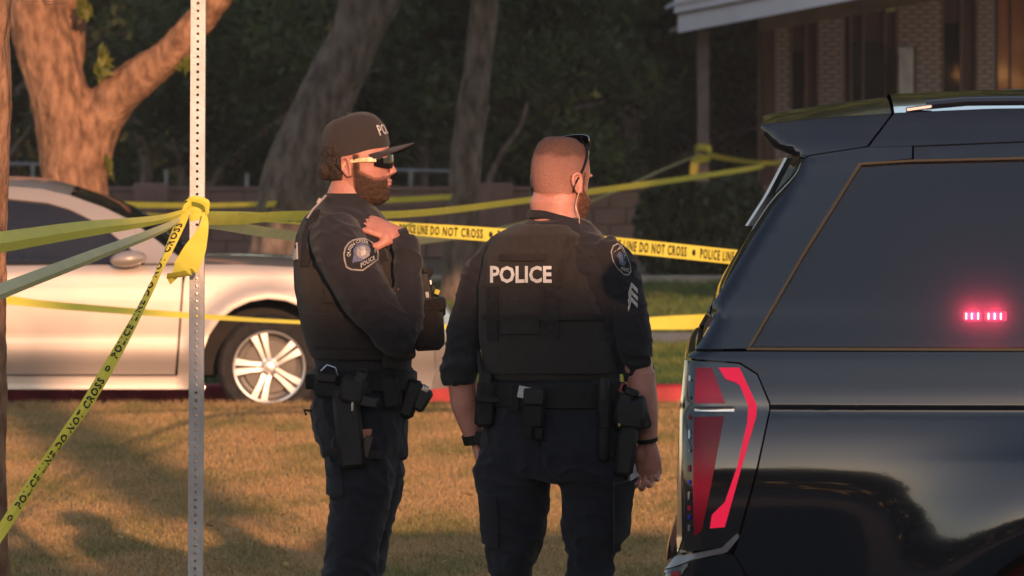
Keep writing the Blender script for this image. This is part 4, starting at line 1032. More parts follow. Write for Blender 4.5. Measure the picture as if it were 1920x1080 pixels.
ct("roof", [(132, 366.6), (80, 353.6), (9, 347.6), (-80, 345.6), (-180, 352.6)], M_silver, .055, (0, 0, 1))
ct("rear_window", [(-181, 353), (-260, 376), (-370, 452)], M_tint, .06, (-.4, 0, .8))
ct("trunk_lid", [(-372, 453), (-400, 477), (-520, 487), (-557, 504)], M_silver, .04, (0, 0, 1))
ct("rear_bumper", [(-558, 506), (-571, 560), (-571, 650), (-560, 728)], M_silver, .10, (-1, 0, 0))
mb = MB(); a = K.xz(-520, 500); b = K.xz(770, 724); mb.box(((a[0] + b[0]) / 2, CC, (a[1] + b[1]) / 2 + .02), (b[0] - a[0], 1.1, a[1] - b[1] - .1)); mb.build("chassis", M_seam, car, smooth=False)
for cx in (505, -286):
    x = (cx - 960) / 293; z = H - (688 - YH) / 293
    for sd_, yy in ((-1, CY + .035), (1, 2 * CC - CY - .035)): wheel(car, (x, yy, z), .335, .235, sd_)
for sd_ in (-1, 1):
    c = Vector((K.xz(243, 484)[0], CC + sd_ * .96, K.xz(243, 484)[1])); mb = MB(); mb.ell(c, (.12, .10, .052), 16, 10, Matrix.Rotation(R(-6), 4, 'Y')); mb.box(c + Vector((.03, -sd_ * .10, -.03)), (.08, .12, .03), ch=.01); mb.build("wing_mirror", M_silver, car)
cp("headlamp", [(718, 538), (772, 562), (796, 594), (770, 596), (730, 566)], M_reflector, step=.05, off=-.004)
cp("tail_lamp", [(-556, 510), (-500, 500), (-508, 552), (-568, 562)], M_lampred, step=.05, off=-.004)

# ------------------------------------------------------------------ officers
def skin_mat(name, col, col2):
    m = mat(name, col, .48, .4, scale=18, col2=col2, bump=.12, bscale=160)
    b = m.node_tree.nodes["Principled BSDF"]; b.inputs["Subsurface Weight"].default_value = .12
    b.inputs["Subsurface Radius"].default_value = (.02, .008, .005); b.inputs["Subsurface Scale"].default_value = .5
    return m
M_skin = skin_mat("skin", (.43, .175, .125), (.53, .235, .175)); M_skin2 = skin_mat("skin_fair", (.50, .215, .16), (.60, .28, .215))
M_lip = mat("lip", (.36, .12, .10), .45, .4)
M_hair = mat("dark_hair", (.022, .013, .009), .6, .4, scale=120, col2=(.06, .034, .02), bump=.8, bscale=220)
def hair_mat(name, c1, c2, skin, full, scale=160):
    """hair over skin: the skin shows between the strands where the hair is thin"""
    m = mat(name, c1, .7, .3, scale=scale, col2=c2, bump=.8, bscale=260); t = m.node_tree; L = t.links.new; b = t.nodes["Principled BSDF"]
    src = b.inputs["Base Color"].links[0].from_socket; a = t.nodes.new("ShaderNodeAttribute"); a.attribute_name = "hair_amount"
    tc = t.nodes.new("ShaderNodeTexCoord"); n = t.nodes.new("ShaderNodeTexNoise"); n.inputs["Scale"].default_value = 340; L(tc.outputs["Object"], n.inputs["Vector"])
    ad = t.nodes.new("ShaderNodeMath"); ad.operation = 'MULTIPLY_ADD'; ad.inputs[1].default_value = .5; L(n.outputs[0], ad.inputs[0]); L(a.outputs["Fac"], ad.inputs[2])
    mr = t.nodes.new("ShaderNodeMapRange"); mr.inputs["From Min"].default_value = .25; mr.inputs["From Max"].default_value = .25 + full; L(ad.outputs[0], mr.inputs["Value"])
    mx = t.nodes.new("ShaderNodeMix"); mx.data_type = 'RGBA'; mx.inputs[6].default_value = (*skin, 1); L(mr.outputs[0], mx.inputs[0]); L(src, mx.inputs[7]); L(mx.outputs[2], b.inputs["Base Color"])
    return m
M_crop = hair_mat("cropped_hair", (.085, .04, .025), (.15, .07, .045), (.54, .25, .188), 1.15)
M_beard = hair_mat("beard_hair", (.050, .026, .015), (.095, .05, .028), (.44, .165, .115), .75, 220)
M_shirt = mat("uniform_shirt", (.022, .020, .022), .9, .2, scale=30, var=.08, bump=.3, bscale=400, sheen=.12)
M_vest = mat("vest_nylon", (.034, .028, .024), .88, .2, scale=60, var=.10, bump=.5, bscale=500, sheen=.1)
M_web = mat("webbing", (.024, .020, .018), .8, .3, scale=80, var=.3, bump=.5, bscale=400)
M_trous = mat("navy_trousers", (.016, .017, .024), .9, .15, scale=30, var=.08, bump=.3, bscale=400, sheen=.12)
M_cap = mat("cap_cloth", (.038, .029, .026), .85, .25, scale=80, var=.06, bump=.4, bscale=500, sheen=.1)
M_leath = mat("belt_nylon", (.013, .0125, .012), .7, .25, scale=40, var=.25, bump=.3, bscale=300)
M_poly = mat("holster_polymer", (.014, .0135, .013), .55, .3, scale=40, var=.2, bump=.15, bscale=250)
M_gun = mat("gun_metal", (.02, .02, .021), .45, .4, metal=.3)
M_thread = mat("pale_thread", (.52, .47, .42), .75, .2, scale=90, var=.15)
M_thread2 = mat("grey_thread", (.30, .27, .25), .8, .2, scale=90, var=.15)
M_blue = mat("blue_thread", (.12, .13, .20), .8, .2, scale=90, var=.2)
M_tag = mat("white_card", (.55, .53, .52), .7, .3)
M_lensdk = mat("dark_lens", (.006, .005, .005), .06, .5, coat=.15)
M_camo = mat("patterned_frame", (.50, .34, .10), .3, .5, scale=60, col2=(.75, .65, .40), coat=.6)
M_steel = mat("steel", (.55, .55, .56), .25, .5, metal=1)
M_boot = mat("boot_leather", (.012, .011, .011), .45, .5, scale=20, bump=.3)

def er(c, ax, ay, yaw=0, n=28, e=2.25):
    c = Vector(c); cs, sn = math.cos(R(yaw)), math.sin(R(yaw)); P = []
    for q in range(n):
        a = 2 * math.pi * q / n; x = ax * math.copysign(abs(math.cos(a)) ** (2 / e), math.cos(a)); y = ay * math.copysign(abs(math.sin(a)) ** (2 / e), math.sin(a))
        P.append(c + Vector((x * cs - y * sn, x * sn + y * cs, 0)))
    return P

def head_shape(mb, T, nose=1.0):
    """head in its own frame: x ahead, z up, origin between the ears"""
    sl = [(.132, .030, -.030, .026), (.126, .056, -.048, .043), (.112, .082, -.066, .0565), (.09, .101, -.079, .067), (.065, .111, -.087, .0735), (.04, .115, -.0895, .077),
          (.024, .1175, -.089, .0765), (.008, .112, -.0865, .074), (-.006, .110, -.083, .0725), (-.022, .1105, -.078, .071), (-.038, .111, -.070, .068), (-.05, .112, -.062, .065),
          (-.062, .110, -.054, .062), (-.076, .107, -.045, .057), (-.09, .107, -.034, .050), (-.102, .103, -.020, .043), (-.112, .094, -.002, .034), (-.119, .078, .015, .022)]
    rings = []
    for z, f, b, w in sl:
        P = []
        for q in range(32):
            a = 2 * math.pi * q / 32; cx = .012; ca, sa = math.cos(a), math.sin(a)
            if ca >= 0: x = cx + (f - cx) * abs(ca) ** (2 / 2.5); y = w * math.copysign(abs(sa) ** (2 / (2.0 if z < -.03 else 2.2)), sa)
            else: x = cx - (cx - b) * abs(ca) ** (2 / 2.05); y = w * math.copysign(abs(sa) ** (2 / 2.05), sa)
            P.append(T @ Vector((x, y, z)))
        rings.append(P)
    mb.loft(rings)
    # nose, lips, brow
    pr = [(.112, .022, .008), (.118, .008, .0075), (.126, -.006, .009), (.1345, -.020, .0125), (.136, -.028, .014), (.122, -.037, .015), (.108, -.040, .014)]
    rings = []
    for x, z, w in pr:
        x = .108 + (x - .108) * nose
        rings.append([T @ Vector((x - .018, w * 1.5, z)), T @ Vector((x - .006, w * 1.05, z)), T @ Vector((x, w * .45, z + .001)), T @ Vector((x, -w * .45, z + .001)), T @ Vector((x - .006, -w * 1.05, z)), T @ Vector((x - .018, -w * 1.5, z))])
    mb.loft(rings)
    for z, x in ((-.0535, .107), (-.0655, .1045)): mb.ell(T @ Vector((x, 0, z)), (.0145, .023, .0060), 14, 8, T)
    for s in (-1, 1):
        mb.ell(T @ Vector((.103, s * .033, .022)), (.014, .024, .007), 12, 8, T)
        # ear: rim, lobe, back
        E = T @ Matrix.Translation((-.004, s * .0755, -.004)) @ Matrix.Rotation(R(-14), 4, 'Y') @ Matrix.Rotation(R(s * 18), 4, 'Z')
        ring = [(.000, .030), (.013, .026), (.018, .012), (.016, -.004), (.009, -.018), (.003, -.029), (-.006, -.030), (-.009, -.016), (-.012, .002), (-.013, .016), (-.009, .027), (.000, .030)]
        mb.tube([E @ Vector((-x, s * .010, z)) for x, z in ring], [.0058] * 12, 8)
        mb.ell(E @ Vector((-.002, s * .003, -.002)), (.014, .007, .026), 12, 8, E)
        mb.ell(E @ Vector((.013, s * .007, -.004)), (.006, .006, .008), 10, 6, E)

def hair_shell(hm, mask, thick, name, m, T, parent, rough=.002, fr=140):
    """hair grown outward from part of the head's surface; it thins to nothing at its edge"""
    n = len(hm.vertices); M = np.empty(n); P = []
    for i, v in enumerate(hm.vertices):
        k = max(0.0, min(1.0, mask(v.co))); M[i] = k
        h = (thick * k ** .7) * (1 + .25 * noise.noise(v.co * 60)) + rough * noise.noise(v.co * fr) * k - .0012 * (k < .12)
        P.append(T @ (v.co + v.normal * h))
    keep = [tuple(p.vertices) for p in hm.polygons if min(M[i] for i in p.vertices) > .04]
    mb = MB(); mb.v = P; mb.f = keep
    me = bpy.data.meshes.new(name); off = parent_off(parent)
    me.from_pydata([tuple(v - off) for v in P], [], keep)
    at_ = me.attributes.new("hair_amount", 'FLOAT', 'POINT'); at_.data.foreach_set("value", [float(x) for x in M])
    bm = bmesh.new(); bm.from_mesh(me); bmesh.ops.delete(bm, geom=[v for v in bm.verts if not v.link_faces], context='VERTS'); bm.to_mesh(me); bm.free()
    finish(me, True, 70); return link(name, me, m, parent)

def hand(mb, wrist, f, p, right=True, curl=(.35, .45, .35), spread=.0235, k=1.0, thumb_in=.35):
    f = Vector(f).normalized(); p = Vector(p); p = (p - f * p.dot(f)).normalized(); t = f.cross(p) * (1 if right else -1); w = Vector(wrist)
    rings = []
    for d, hw, th, o in ((-.02, .026, .019, 0), (.0, .027, .018, 0), (.025, .034, .0175, .002), (.055, .041, .016, .003), (.085, .043, .0135, .002), (.100, .041, .011, 0)):
        rings.append([w + f * d * k + t * (hw * k * math.cos(a)) + p * (th * k * math.sin(a) + o) for a in [2 * math.pi * q / 16 for q in range(16)]])
    mb.loft(rings)
    mb.ell(w + f * .035 * k + t * .026 * k + p * .010 * k, (.021 * k, .021 * k, .026 * k), 12, 8)        # base of the thumb
    for off, L, r, b0, e in ((1.45, .080, .0096, .094, .0), (.48, .090, .0099, .100, .1), (-.50, .083, .0094, .097, .2), (-1.42, .066, .0083, .088, .3)):
        c = w + f * b0 * k + t * off * spread * k; d = (f + t * off * .03).normalized(); ax = d.cross(p).normalized(); pts = [c - f * .02 * k, c]; rr = [r * k, r * k * 1.05]
        ang = 0
        for seg, cu in zip((.44, .31, .25), curl):
            ang += cu + e * .35
            dd = (d * math.cos(ang) + p * math.sin(ang)).normalized(); m1 = pts[-1] + dd * L * seg * k * .5; c = pts[-1] + dd * L * seg * k
            pts += [m1, c]; rr += [r * k * (.93 - .05 * len(pts) / 8), r * k * (.97 - .10 * len(pts) / 8)]
        mb.tube(pts, rr, 12); mb.ell(pts[-1], (rr[-1],) * 3, 10, 8)
    c = w + f * .022 * k + t * .028 * k + p * .008 * k; d1 = (f * .62 + t * .62 + p * .35).normalized(); d2 = (f * .85 + t * (.25 - thumb_in) + p * .45).normalized(); d3 = (f * .9 + t * (-.1 - thumb_in) + p * .4).normalized()
    P = [c, c + d1 * .042 * k, c + d1 * .042 * k + d2 * .032 * k, c + d1 * .042 * k + d2 * .032 * k + d3 * .024 * k]
    mb.tube(P, [.0135 * k, .0125 * k, .0112 * k, .009 * k], 12); mb.ell(P[-1], (.009 * k,) * 3, 10, 8)

def limb(mb, P, rad, n=8, seg=18, flat=1.0):
    C = catmull(P, n * (len(P) - 1)); rr = [lerp(i, np.linspace(0, len(C) - 1, len(rad)), rad) for i in range(len(C))]; mb.tube(C, rr, seg, True, flat)

def folds(amp, fr, zs=()):
    """cloth creases: broad drape plus sharper folds, stronger around the given heights"""
    def f(c, n):
        k = 1 + sum(1.3 * math.exp(-((c.z - z) / .07) ** 2) for z in zs)
        a = noise.noise(Vector((c.x * fr * .7, c.y * fr * .7, c.z * fr)))
        b = 1 - abs(noise.noise(Vector((c.x * fr * 1.3 + c.z * fr * .9, c.y * fr * 1.3, c.z * fr * 1.9 + 7)))) * 2
        return amp * k * (a * .9 + max(0, b - .45) * 1.1 - .2)
    return f

def cloth(mb, vs, name, m, parent, amp=.005, fr=9, zs=(), sm=5):
    me = voxel(mb, vs, sm); displace(me, folds(amp, fr, zs)); finish(me, True, 75); bv = bvh_of(me); shift(me, parent_off(parent)); return link(name, me, m, parent), bv

# ==== the capped officer, in profile, right side towards the street
Y1 = 20.0; s1 = F / Y1; X1 = (672 - 960) / s1
def q1(px, py, dy=0.0): return Vector(((px - 960) / s1, Y1 + dy, H - (py - YH) / s1))
def u1(px): return px / s1
off1 = thing("person", (X1, Y1, 0), "bearded officer in dark cap and sunglasses standing in profile, hand raised to his collar", "person")
T1 = Matrix.Translation(q1(663, 309)) @ Matrix.Rotation(R(-9), 4, 'Z') @ Matrix.Rotation(R(-2), 4, 'Y')
hb_ = MB(); head_shape(hb_, Matrix.Identity(4)); hm1 = voxel(hb_, .0035, 4)
b = MB(); head_shape(b, T1)
b.loft([er(q1(652, 412), u1(50), .075), er(q1(650, 385), u1(43), .067), er(q1(655, 360), u1(41), .062), er(q1(663, 335), u1(40), .06), er(q1(668, 318), u1(36), .055)])
b.loft([er(q1(652, 400), u1(52), .09), er(q1(655, 425), u1(72), .155), er(q1(660, 470), u1(88), .17), er(q1(668, 580), u1(90), .16), er(q1(680, 680), u1(82), .15), er(q1(676, 770), u1(82), .155), er(q1(676, 830), u1(70), .15)])
for dy, kx in ((-.1, 0), (.1, 8)):
    limb(b, [q1(676, 800, dy), q1(683 + kx, 900, dy), q1(668 + kx, 1010, dy), q1(654 + kx, 1090, dy), q1(646 + kx, 1200, dy), q1(640 + kx, 1325, dy)], [.085, .080, .062, .052, .052, .04])
# right arm raised, hand at the collar; left arm down
limb(b, [q1(640, 440, -.17), q1(688, 530, -.24), q1(748, 618, -.23)], [.055, .05, .045]); limb(b, [q1(748, 618, -.23), q1(765, 545, -.22), q1(760, 470, -.17), q1(752, 444, -.145)], [.045, .042, .032, .028])
hand(b, q1(752, 438, -.14), (-1, .06, .34), (.05, .55, -.80), True, (.30, .60, .55), spread=.0225, k=1.06, thumb_in=.1)
limb(b, [q1(650, 460, .16), q1(656, 540, .21), q1(672, 620, .22), q1(694, 700, .21)], [.05, .05, .043, .03]); hand(b, q1(696, 704, .21), (.15, 0, -1), (0, -1, 0), False)
me = voxel(b, .003, 4); finish(me, True, 80); shift(me, off1.location); body1 = link("body", me, M_skin, off1)
# shirt
c = MB()
c.loft([er(q1(647, 366), u1(44), .066), er(q1(648, 384), u1(50), .078), er(q1(650, 398), u1(62), .115), er(q1(652, 425), u1(84), .175), er(q1(657, 470), u1(97), .19), er(q1(664, 560), u1(98), .178), er(q1(676, 640), u1(92), .168), er(q1(684, 700), u1(90), .165)])
limb(c, [q1(628, 425, -.135), q1(650, 478, -.215), q1(695, 555, -.262), q1(752, 628, -.245), q1(764, 640, -.235)], [.075, .088, .078, .068, .05], seg=22)
limb(c, [q1(752, 636, -.235), q1(766, 590, -.235), q1(768, 520, -.21), q1(764, 465, -.165), q1(761, 445, -.15)], [.052, .050, .046, .040, .036])
limb(c, [q1(650, 440, .16), q1(656, 540, .215), q1(672, 620, .22), q1(692, 692, .212)], [.075, .068, .058, .045])
shirt1, bv_s1 = cloth(c, .0065, "shirt", M_shirt, off1, .0052, 11, (q1(0, 620).z, q1(0, 470).z), 6)
# collar
c = MB(); c.loft([er(q1(650, 374), u1(46), .070, n=32), er(q1(652, 362), u1(42), .066, n=32), er(q1(652, 363), u1(39), .062, n=32), er(q1(650, 380), u1(40), .062, n=32)], cap=False); c.build("collar", M_shirt, off1)
# cuff with watch
c = MB(); c.tube([q1(756, 452, -.155), q1(770, 447, -.152)], .042, 18); c.build("cuff", M_shirt, off1)
# vest
c = MB()
c.loft([er(q1(640, 394, 0), u1(56), .100), er(q1(644, 412), u1(78), .128), er(q1(650, 440), u1(95), .142), er(q1(657, 480), u1(106), .165, e=2.6), er(q1(662, 545), u1(110), .196, e=2.7), er(q1(670, 610), u1(106), .192, e=2.7), er(q1(679, 655), u1(101), .186, e=2.6), er(q1(682, 672), u1(98), .18)])
vest1, bv_v1 = cloth(c, .0065, "vest", M_vest, off1, .003, 8, (), 4)
D1 = lambda n, P, m=M_vest, th=.006, bv=bv_v1, st=6: decal(n, P, bv, th, m, off1, st)
D1("side_pouch", [(608, 520), (652, 520), (654, 566), (610, 568)], th=.012); D1("cummerbund", [(566, 585), (720, 596), (716, 655), (584, 650)], th=.006)
D1("buckle", [(634, 586), (645, 586), (646, 600), (635, 600)], M_poly, .012); D1("shoulder_strap", [(583, 402), (600, 394), (590, 440), (580, 500), (566, 500), (570, 440)], M_web, .007)
D1("vest_label", [(551, 458), (558, 455), (559, 486), (552, 488)], M_thread, .006)
mb = MB(); mb.tube([q1(612, 366, -.055), q1(600, 380, -.085), q1(588, 392, -.10), q1(578, 408, -.11)], .0035, 8); mb.box(q1(600, 376, -.085), (.012, .012, .02), Matrix.Rotation(R(30), 4, 'Y'), ch=.002); mb.build("radio_lead", mat("clear_lead", (.35, .30, .27), .3, .5), off1)
# shoulder patch
pc = (677, 478)
def disc(cx, cy, rx, ry, n=28, a0=0): return [(cx + rx * math.cos(R(a0 + 360 * q / n)), cy + ry * math.sin(R(a0 + 360 * q / n))) for q in range(n)]
def patch(px, py, k): # rounded top, clipped lower corners
    return [(px + x * k, py + y * k) for x, y in ((-33, -2), (-31, -13), (-25, -22), (-16, -28.5), (-5, -31), (6, -31), (17, -27), (25, -20), (31, -10), (33, 0), (31, 9), (24, 15), (14, 23), (3, 30), (-8, 30), (-19, 29), (-28, 24), (-32, 11))]
D1("shoulder_patch", patch(*pc, 1.0), M_thread2, .0035, bv_s1, 5); D1("patch_field", patch(*pc, .91), M_web, .0050, bv_s1, 5)
D1("patch_shield", [(663, 470), (668, 460), (679, 456), (690, 460), (694, 470), (690, 482), (678, 491), (661, 493)], M_blue, .0062, bv_s1, 5); D1("patch_seal", disc(680, 474, 12.5, 12.5, 22), M_thread2, .0072, bv_s1, 4)
D1("patch_emblem", [(676, 467), (682, 465), (685, 472), (683, 480), (677, 481), (675, 474)], M_thread, .0080, bv_s1, 4)
def arc_t(cx, cy, r0, r1, a0, a1): return lambda u, v: (cx + (r0 + (r1 - r0) * v) * math.cos(R(a0 + (a1 - a0) * u)), cy + (r0 + (r1 - r0) * v) * math.sin(R(a0 + (a1 - a0) * u)))
decal_text("patch_lettering", "QUEEN CREEK", 0, 0, 0, 0, bv_s1, .0068, M_thread, off1, arc_t(678, 477, 20, 27.5, 168, 302))
decal_text("patch_lettering", "POLICE", 0, 0, 0, 0, bv_s1, .0068, M_thread, off1, lambda u, v: (677 + 25 * u + 4 * v * -.4, 503 - 16 * u - 8 * v))
# hair, beard, glasses, cap
ms = lambda x, a, b: max(0.0, min(1.0, (x - a) / (b - a)))
def beard_mask(c):
    zt = lerp(c.x, [0, .012, .03, .05, .075, .09, .12], [.02, -.002, -.018, -.030, -.044, -.042, -.041])
    jaw = ms(zt - c.z, -.006, .015) * ms(c.x, .008 + .2 * max(0, -.075 - c.z), .02 + .2 * max(0, -.075 - c.z))
    front = 1 - ms(.024 - abs(c.y), 0, .004) * ms(c.z, -.075, -.070) * (1 - ms(c.z, -.047, -.044)) * ms(c.x, .085, .09)
    side = ms(c.x, .010, .016) * ms(.034 - c.x, 0, .006) * ms(c.z, -.03, -.02) * ms(abs(c.y), .055, .063) * (1 - ms(abs(c.y), .0765, .079)) * (1 - ms(c.z, .028, .036))
    return max(jaw * front, side * .8)
hair_shell(hm1, beard_mask, .0085, "beard", M_beard, T1, off1, .004, 110)
hair_shell(hm1, lambda c: ms(-c.x, .022, .036) * ms(c.z, -.050, -.036) * (1 - ms(c.z, .06, .08)), .013, "hair", M_hair, T1, off1, .005, 90)
mb = MB(); mb.ell(q1(611, 318), (.026, .05, .034), 18, 12); me = voxel(mb, .005, 2); displace(me, lambda c, n: .006 * noise.noise(c * 60)); finish(me, True, 80); shift(me, off1.location); link("hair_tuft", me, M_hair, off1)
def lens(name, m, T, parent, r0=.035, rx=.091, ry=.0775, a=62, z0=-.018, z1=.022, th=.003, lift=0, tilt=0):
    mb = MB(); rows = []
    for q in range(25):
        th_ = R(-a + 2 * a * q / 24); k = abs(q - 12) / 12; zb = z0 + .012 * max(0, .18 - k) / .18 + .010 * k ** 3; zt = z1 - .005 * k ** 2
        o = Vector((r0 + rx * math.cos(th_), ry * math.sin(th_), 0)); i = Vector((r0 + (rx - th) * math.cos(th_), (ry - th) * math.sin(th_), 0))
        rows.append([o + Vector((0, 0, zb)), o + Vector((.002, 0, (zb + zt) / 2)), o + Vector((0, 0, zt)), i + Vector((0, 0, zt)), i + Vector((0, 0, zb))])
    mb.loft([[T @ v for v in r] for r in rows]); return mb.build(name, m, parent)
gl = lens("sunglasses", M_lensdk, T1, off1, z0=-.015, z1=.028)
for s in (-1, 1):
    mb = MB()
    P = [Vector((.085, s * .070, .014)), Vector((.055, s * .0775, .015)), Vector((.02, s * .0805, .013)), Vector((-.008, s * .0815, .008)), Vector((-.022, s * .080, -.008))]
    C = catmull(P, 16); mb.loft([[T1 @ (Vector(v) + Vector((0, s * .002, h))) for h in (hh, -hh)] + [T1 @ (Vector(v) + Vector((0, -s * .002, h))) for h in (-hh, hh)] for v, hh in zip(C, np.interp(range(17), [0, 6, 16], [.0072, .006, .003]))])
    mb.build("temple", M_camo, gl)
mb = MB()
for s in (-1, 1): mb.ell(T1 @ Vector((.104, s * .033, .034)), (.010, .022, .0045), 12, 6, T1)
mb.build("eyebrow", M_beard, off1)
# cap: crown, button, bill, lettering
CT = T1 @ Matrix.Rotation(R(-9), 4, 'Y')
def dome(a, t):
    """a around (0 = front), t 0 at the rim .. 1 at the button"""
    rx, ry = .1105, .084; k = math.cos(t * math.pi / 2) ** .55; fr = max(0, math.cos(a))
    x = .014 + rx * math.cos(a) * (k if True else 1) * (1 + .05 * fr * math.sin(t * 3.1)); y = ry * math.sin(a) * k
    z = .032 + .004 * math.cos(a) + .124 * math.sin(t * math.pi / 2) ** 1.0 * (1 - .05 * fr * (1 - t)) + .0012 * math.cos(6 * a) * (1 - t)
    return CT @ Vector((x, y, z))
mb = MB(); rows = [[dome(2 * math.pi * q / 48, t) for q in range(48)] for t in np.linspace(0, .985, 18)]
mb.loft(rows, cap=False); k0 = len(mb.v); mb.v.append(dome(0, 1)); 
for q in range(48): mb.f.append((17 * 48 + q, 17 * 48 + (q + 1) % 48, k0))
cap1 = mb.build("cap", M_cap, off1, angle=70)
mb = MB(); mb.ell(dome(0, 1), (.007, .007, .004), 12, 6); mb.build("button", M_cap, cap1)
for a in (0.02, 1.05, 2.09, 3.14, 4.19, 5.24):
    mb = MB(); mb.tube([dome(a, t) for t in np.linspace(.02, .97, 14)], .0011, 6); mb.build("seam", M_cap, cap1)
mb = MB(); rows = []
for q in range(25):
    a = R(-62 + 124 * q / 24); e = dome(a, .0); inv = CT.inverted() @ e; fw = math.cos(a * 1.35) ** .7 if abs(a * 1.35) < 1.57 else 0
    P = []
    for v in (0, .35, .7, 1.0): P.append(Vector((inv.x + .076 * v * fw, inv.y * (1 + .05 * v), inv.z - .006 + .001 * v - .026 * (abs(inv.y) / .08) ** 2 * (.35 + .65 * v))))
    rows.append([CT @ p for p in P] + [CT @ (p - Vector((0, 0, .004))) for p in reversed(P)])
mb.loft(rows); mb.build("bill", M_cap, cap1, angle=50)
v, f = glyphs("POLICE", .014); wm = v[:, 0].max(); vs = []
for a, bb in v:
    ang = -.58 + 1.16 * (a / wm); p = dome(ang, .20 + .20 * bb); ctr = dome(ang, .0); nrm = (p - (CT @ Vector((.014, 0, .05)))).normalized(); vs.append(p + nrm * .0022)
me = bpy.data.meshes.new("lettering"); me.from_pydata([tuple(p - off1.location) for p in vs], [], f); me.update(); o = link("lettering", me, M_thread, cap1); o.location = (0, 0, 0)
# trousers
c = MB()
c.loft([er(q1(684, 690), u1(90), .168), er(q1(680, 730), u1(92), .172), er(q1(674, 770), u1(93), .176), er(q1(676, 820), u1(88), .178), er(q1(680, 856), u1(80), .172)])
for dy, kx, w in ((-.095, -4, 1), (.095, 8, 1)):
    limb(c, [q1(676, 815, dy), q1(684 + kx, 880, dy), q1(681 + kx, 940, dy), q1(670 + kx, 1000, dy), q1(660 + kx, 1060, dy), q1(652 + kx, 1130, dy), q1(648 + kx, 1220, dy), q1(644 + kx, 1330, dy)], [.105, .108, .098, .088, .086, .084, .080, .076], seg=22)
tr1, bv_t1 = cloth(c, .0075, "trousers", M_trous, off1, .0075, 10, (q1(0, 1080).z, q1(0, 870).z, .12), 5)
decal("cargo_pocket", [(606, 872), (640, 868), (644, 930), (612, 936)], bv_t1, .010, M_trous, off1, 7)
for dy, kx in ((-.095, 0), (.095, 8)):
    c = MB(); p = q1(646 + kx, 1330, dy); c.loft([er(p + Vector((0, 0, .06)), .055, .05), er(p + Vector((0, 0, .0)), .06, .05), er(p + Vector((.02, 0, -.025)), .085, .052), er(Vector((p.x + .05, p.y, .035)), .135, .055), er(Vector((p.x + .05, p.y, .0)), .14, .056)]); c.build("boot", M_boot, off1)
# duty belt and gear
c = MB(); rows = []
for z0, r0 in ((694, .004), (698, .014), (728, .014), (732, .004)): rows.append(er(q1(682, z0), u1(92) + r0, .172 + r0, n=40))
c.loft(rows, cap=False); c.build("duty_belt", M_leath, off1)
def gear(name, px0, py0, px1, py1, dy, dep, m, ang=0, ch=.010, parent=None, q=q1, s=None, back=None):
    s = s or s1; mb = MB(); cc = q((px0 + px1) / 2, (py0 + py1) / 2, dy)
    mb.box(cc, ((px1 - px0) / s, dep, (py1 - py0) / s), Matrix.Rotation(R(ang), 4, 'Y'), ch=ch); return mb.build(name, m, parent or off1)
g = gear("handcuff_case", 596, 682, 638, 742, -.20, .045, M_leath, 5, .014); mb = MB(); mb.tube([q1(606, 690, -.225), q1(618, 679, -.228), q1(632, 684, -.228), q1(637, 698, -.226)], .004, 8); mb.build("clip", M_steel, g)
g = gear("flap", 598, 694, 636, 712, -.215, .03, M_poly, 5, .006, g)
h = gear("holster", 632, 716, 682, 870, -.205, .05, M_poly, -6, .012); gear("holster_mouth", 640, 700, 690, 752, -.212, .062, M_poly, 10, .014, h)
g = gear("pistol_grip", 664, 688, 684, 742, -.225, .032, M_gun, 20, .008, h); gear("slide_rear", 664, 734, 712, 756, -.222, .03, M_gun, 12, .006, h)
gear("drop_strap", 676, 684, 696, 735, -.205, .012, M_web, -12, .003, h); gear("leg_strap", 612, 835, 720, 852, -.20, .012, M_web, 4, .003, h); gear("strap_tail", 684, 810, 698, 850, -.215, .008, mat("tan_webbing", (.06, .045, .035), .8), 14, .002, h)
g = gear("key_ring", 662, 742, 667, 764, -.235, .006, M_steel, 4, .002); gear("magazine_pouch", 716, 700, 752, 762, -.15, .06, M_leath, -8, .010); gear("magazine_pouch", 720, 660, 752, 686, -.175, .035, M_vest, 0, .006)
g = gear("taser_holster", 754, 708, 786, 782, -.09, .055, M_poly, 18, .012); gear("taser_grip", 774, 722, 806, 768, -.09, .042, M_gun, 32, .010, g); gear("taser_cap", 790, 720, 806, 732, -.092, .04, M_steel, 30, .003, g)
mb = MB(); mb.tube([q1(586, 768, -.08), q1(572, 766, -.09), q1(576, 776, -.09)], .004, 6); mb.build("strap_hook", M_web, off1)
# radio and pouches on the chest
g = gear("chest_pouch", 772, 560, 832, 655, -.02, .22, M_vest, -3, .016); gear("pouch_flap", 774, 560, 836, 584, -.02, .225, M_web, -6, .008, g)
g = gear("chest_pouch", 764, 500, 808, 560, .03, .2, M_vest, -5, .014); gear("pouch_flap", 766, 502, 812, 520, .03, .2, M_web, -6, .007, g)
g = gear("radio", 790, 508, 812, 585, -.10, .035, M_poly, -10, .006); mb = MB(); mb.tube([q1(797, 512, -.10), q1(792, 486, -.10)], [.009, .006], 8); mb.build("antenna", M_poly, g); gear("radio_dial", 806, 522, 811, 532, -.118, .012, M_steel, -10, .002, g); gear("radio_label", 799, 545, 805, 556, -.119, .004, M_tag, -8, .001, g)
g = gear("chest_light", 806, 530, 826, 600, -.03, .04, M_poly, -12, .008); gear("body_camera", 818, 560, 836, 592, -.06, .05, M_poly, 0, .008)
gear("marker", 815, 541, 825, 551, -.08, .010, mat("yellow_plastic", (.5, .45, .03), .4), 20, .002)
gear("belt_keeper", 574, 700, 590, 728, -.05, .05, M_leath, 0, .004)

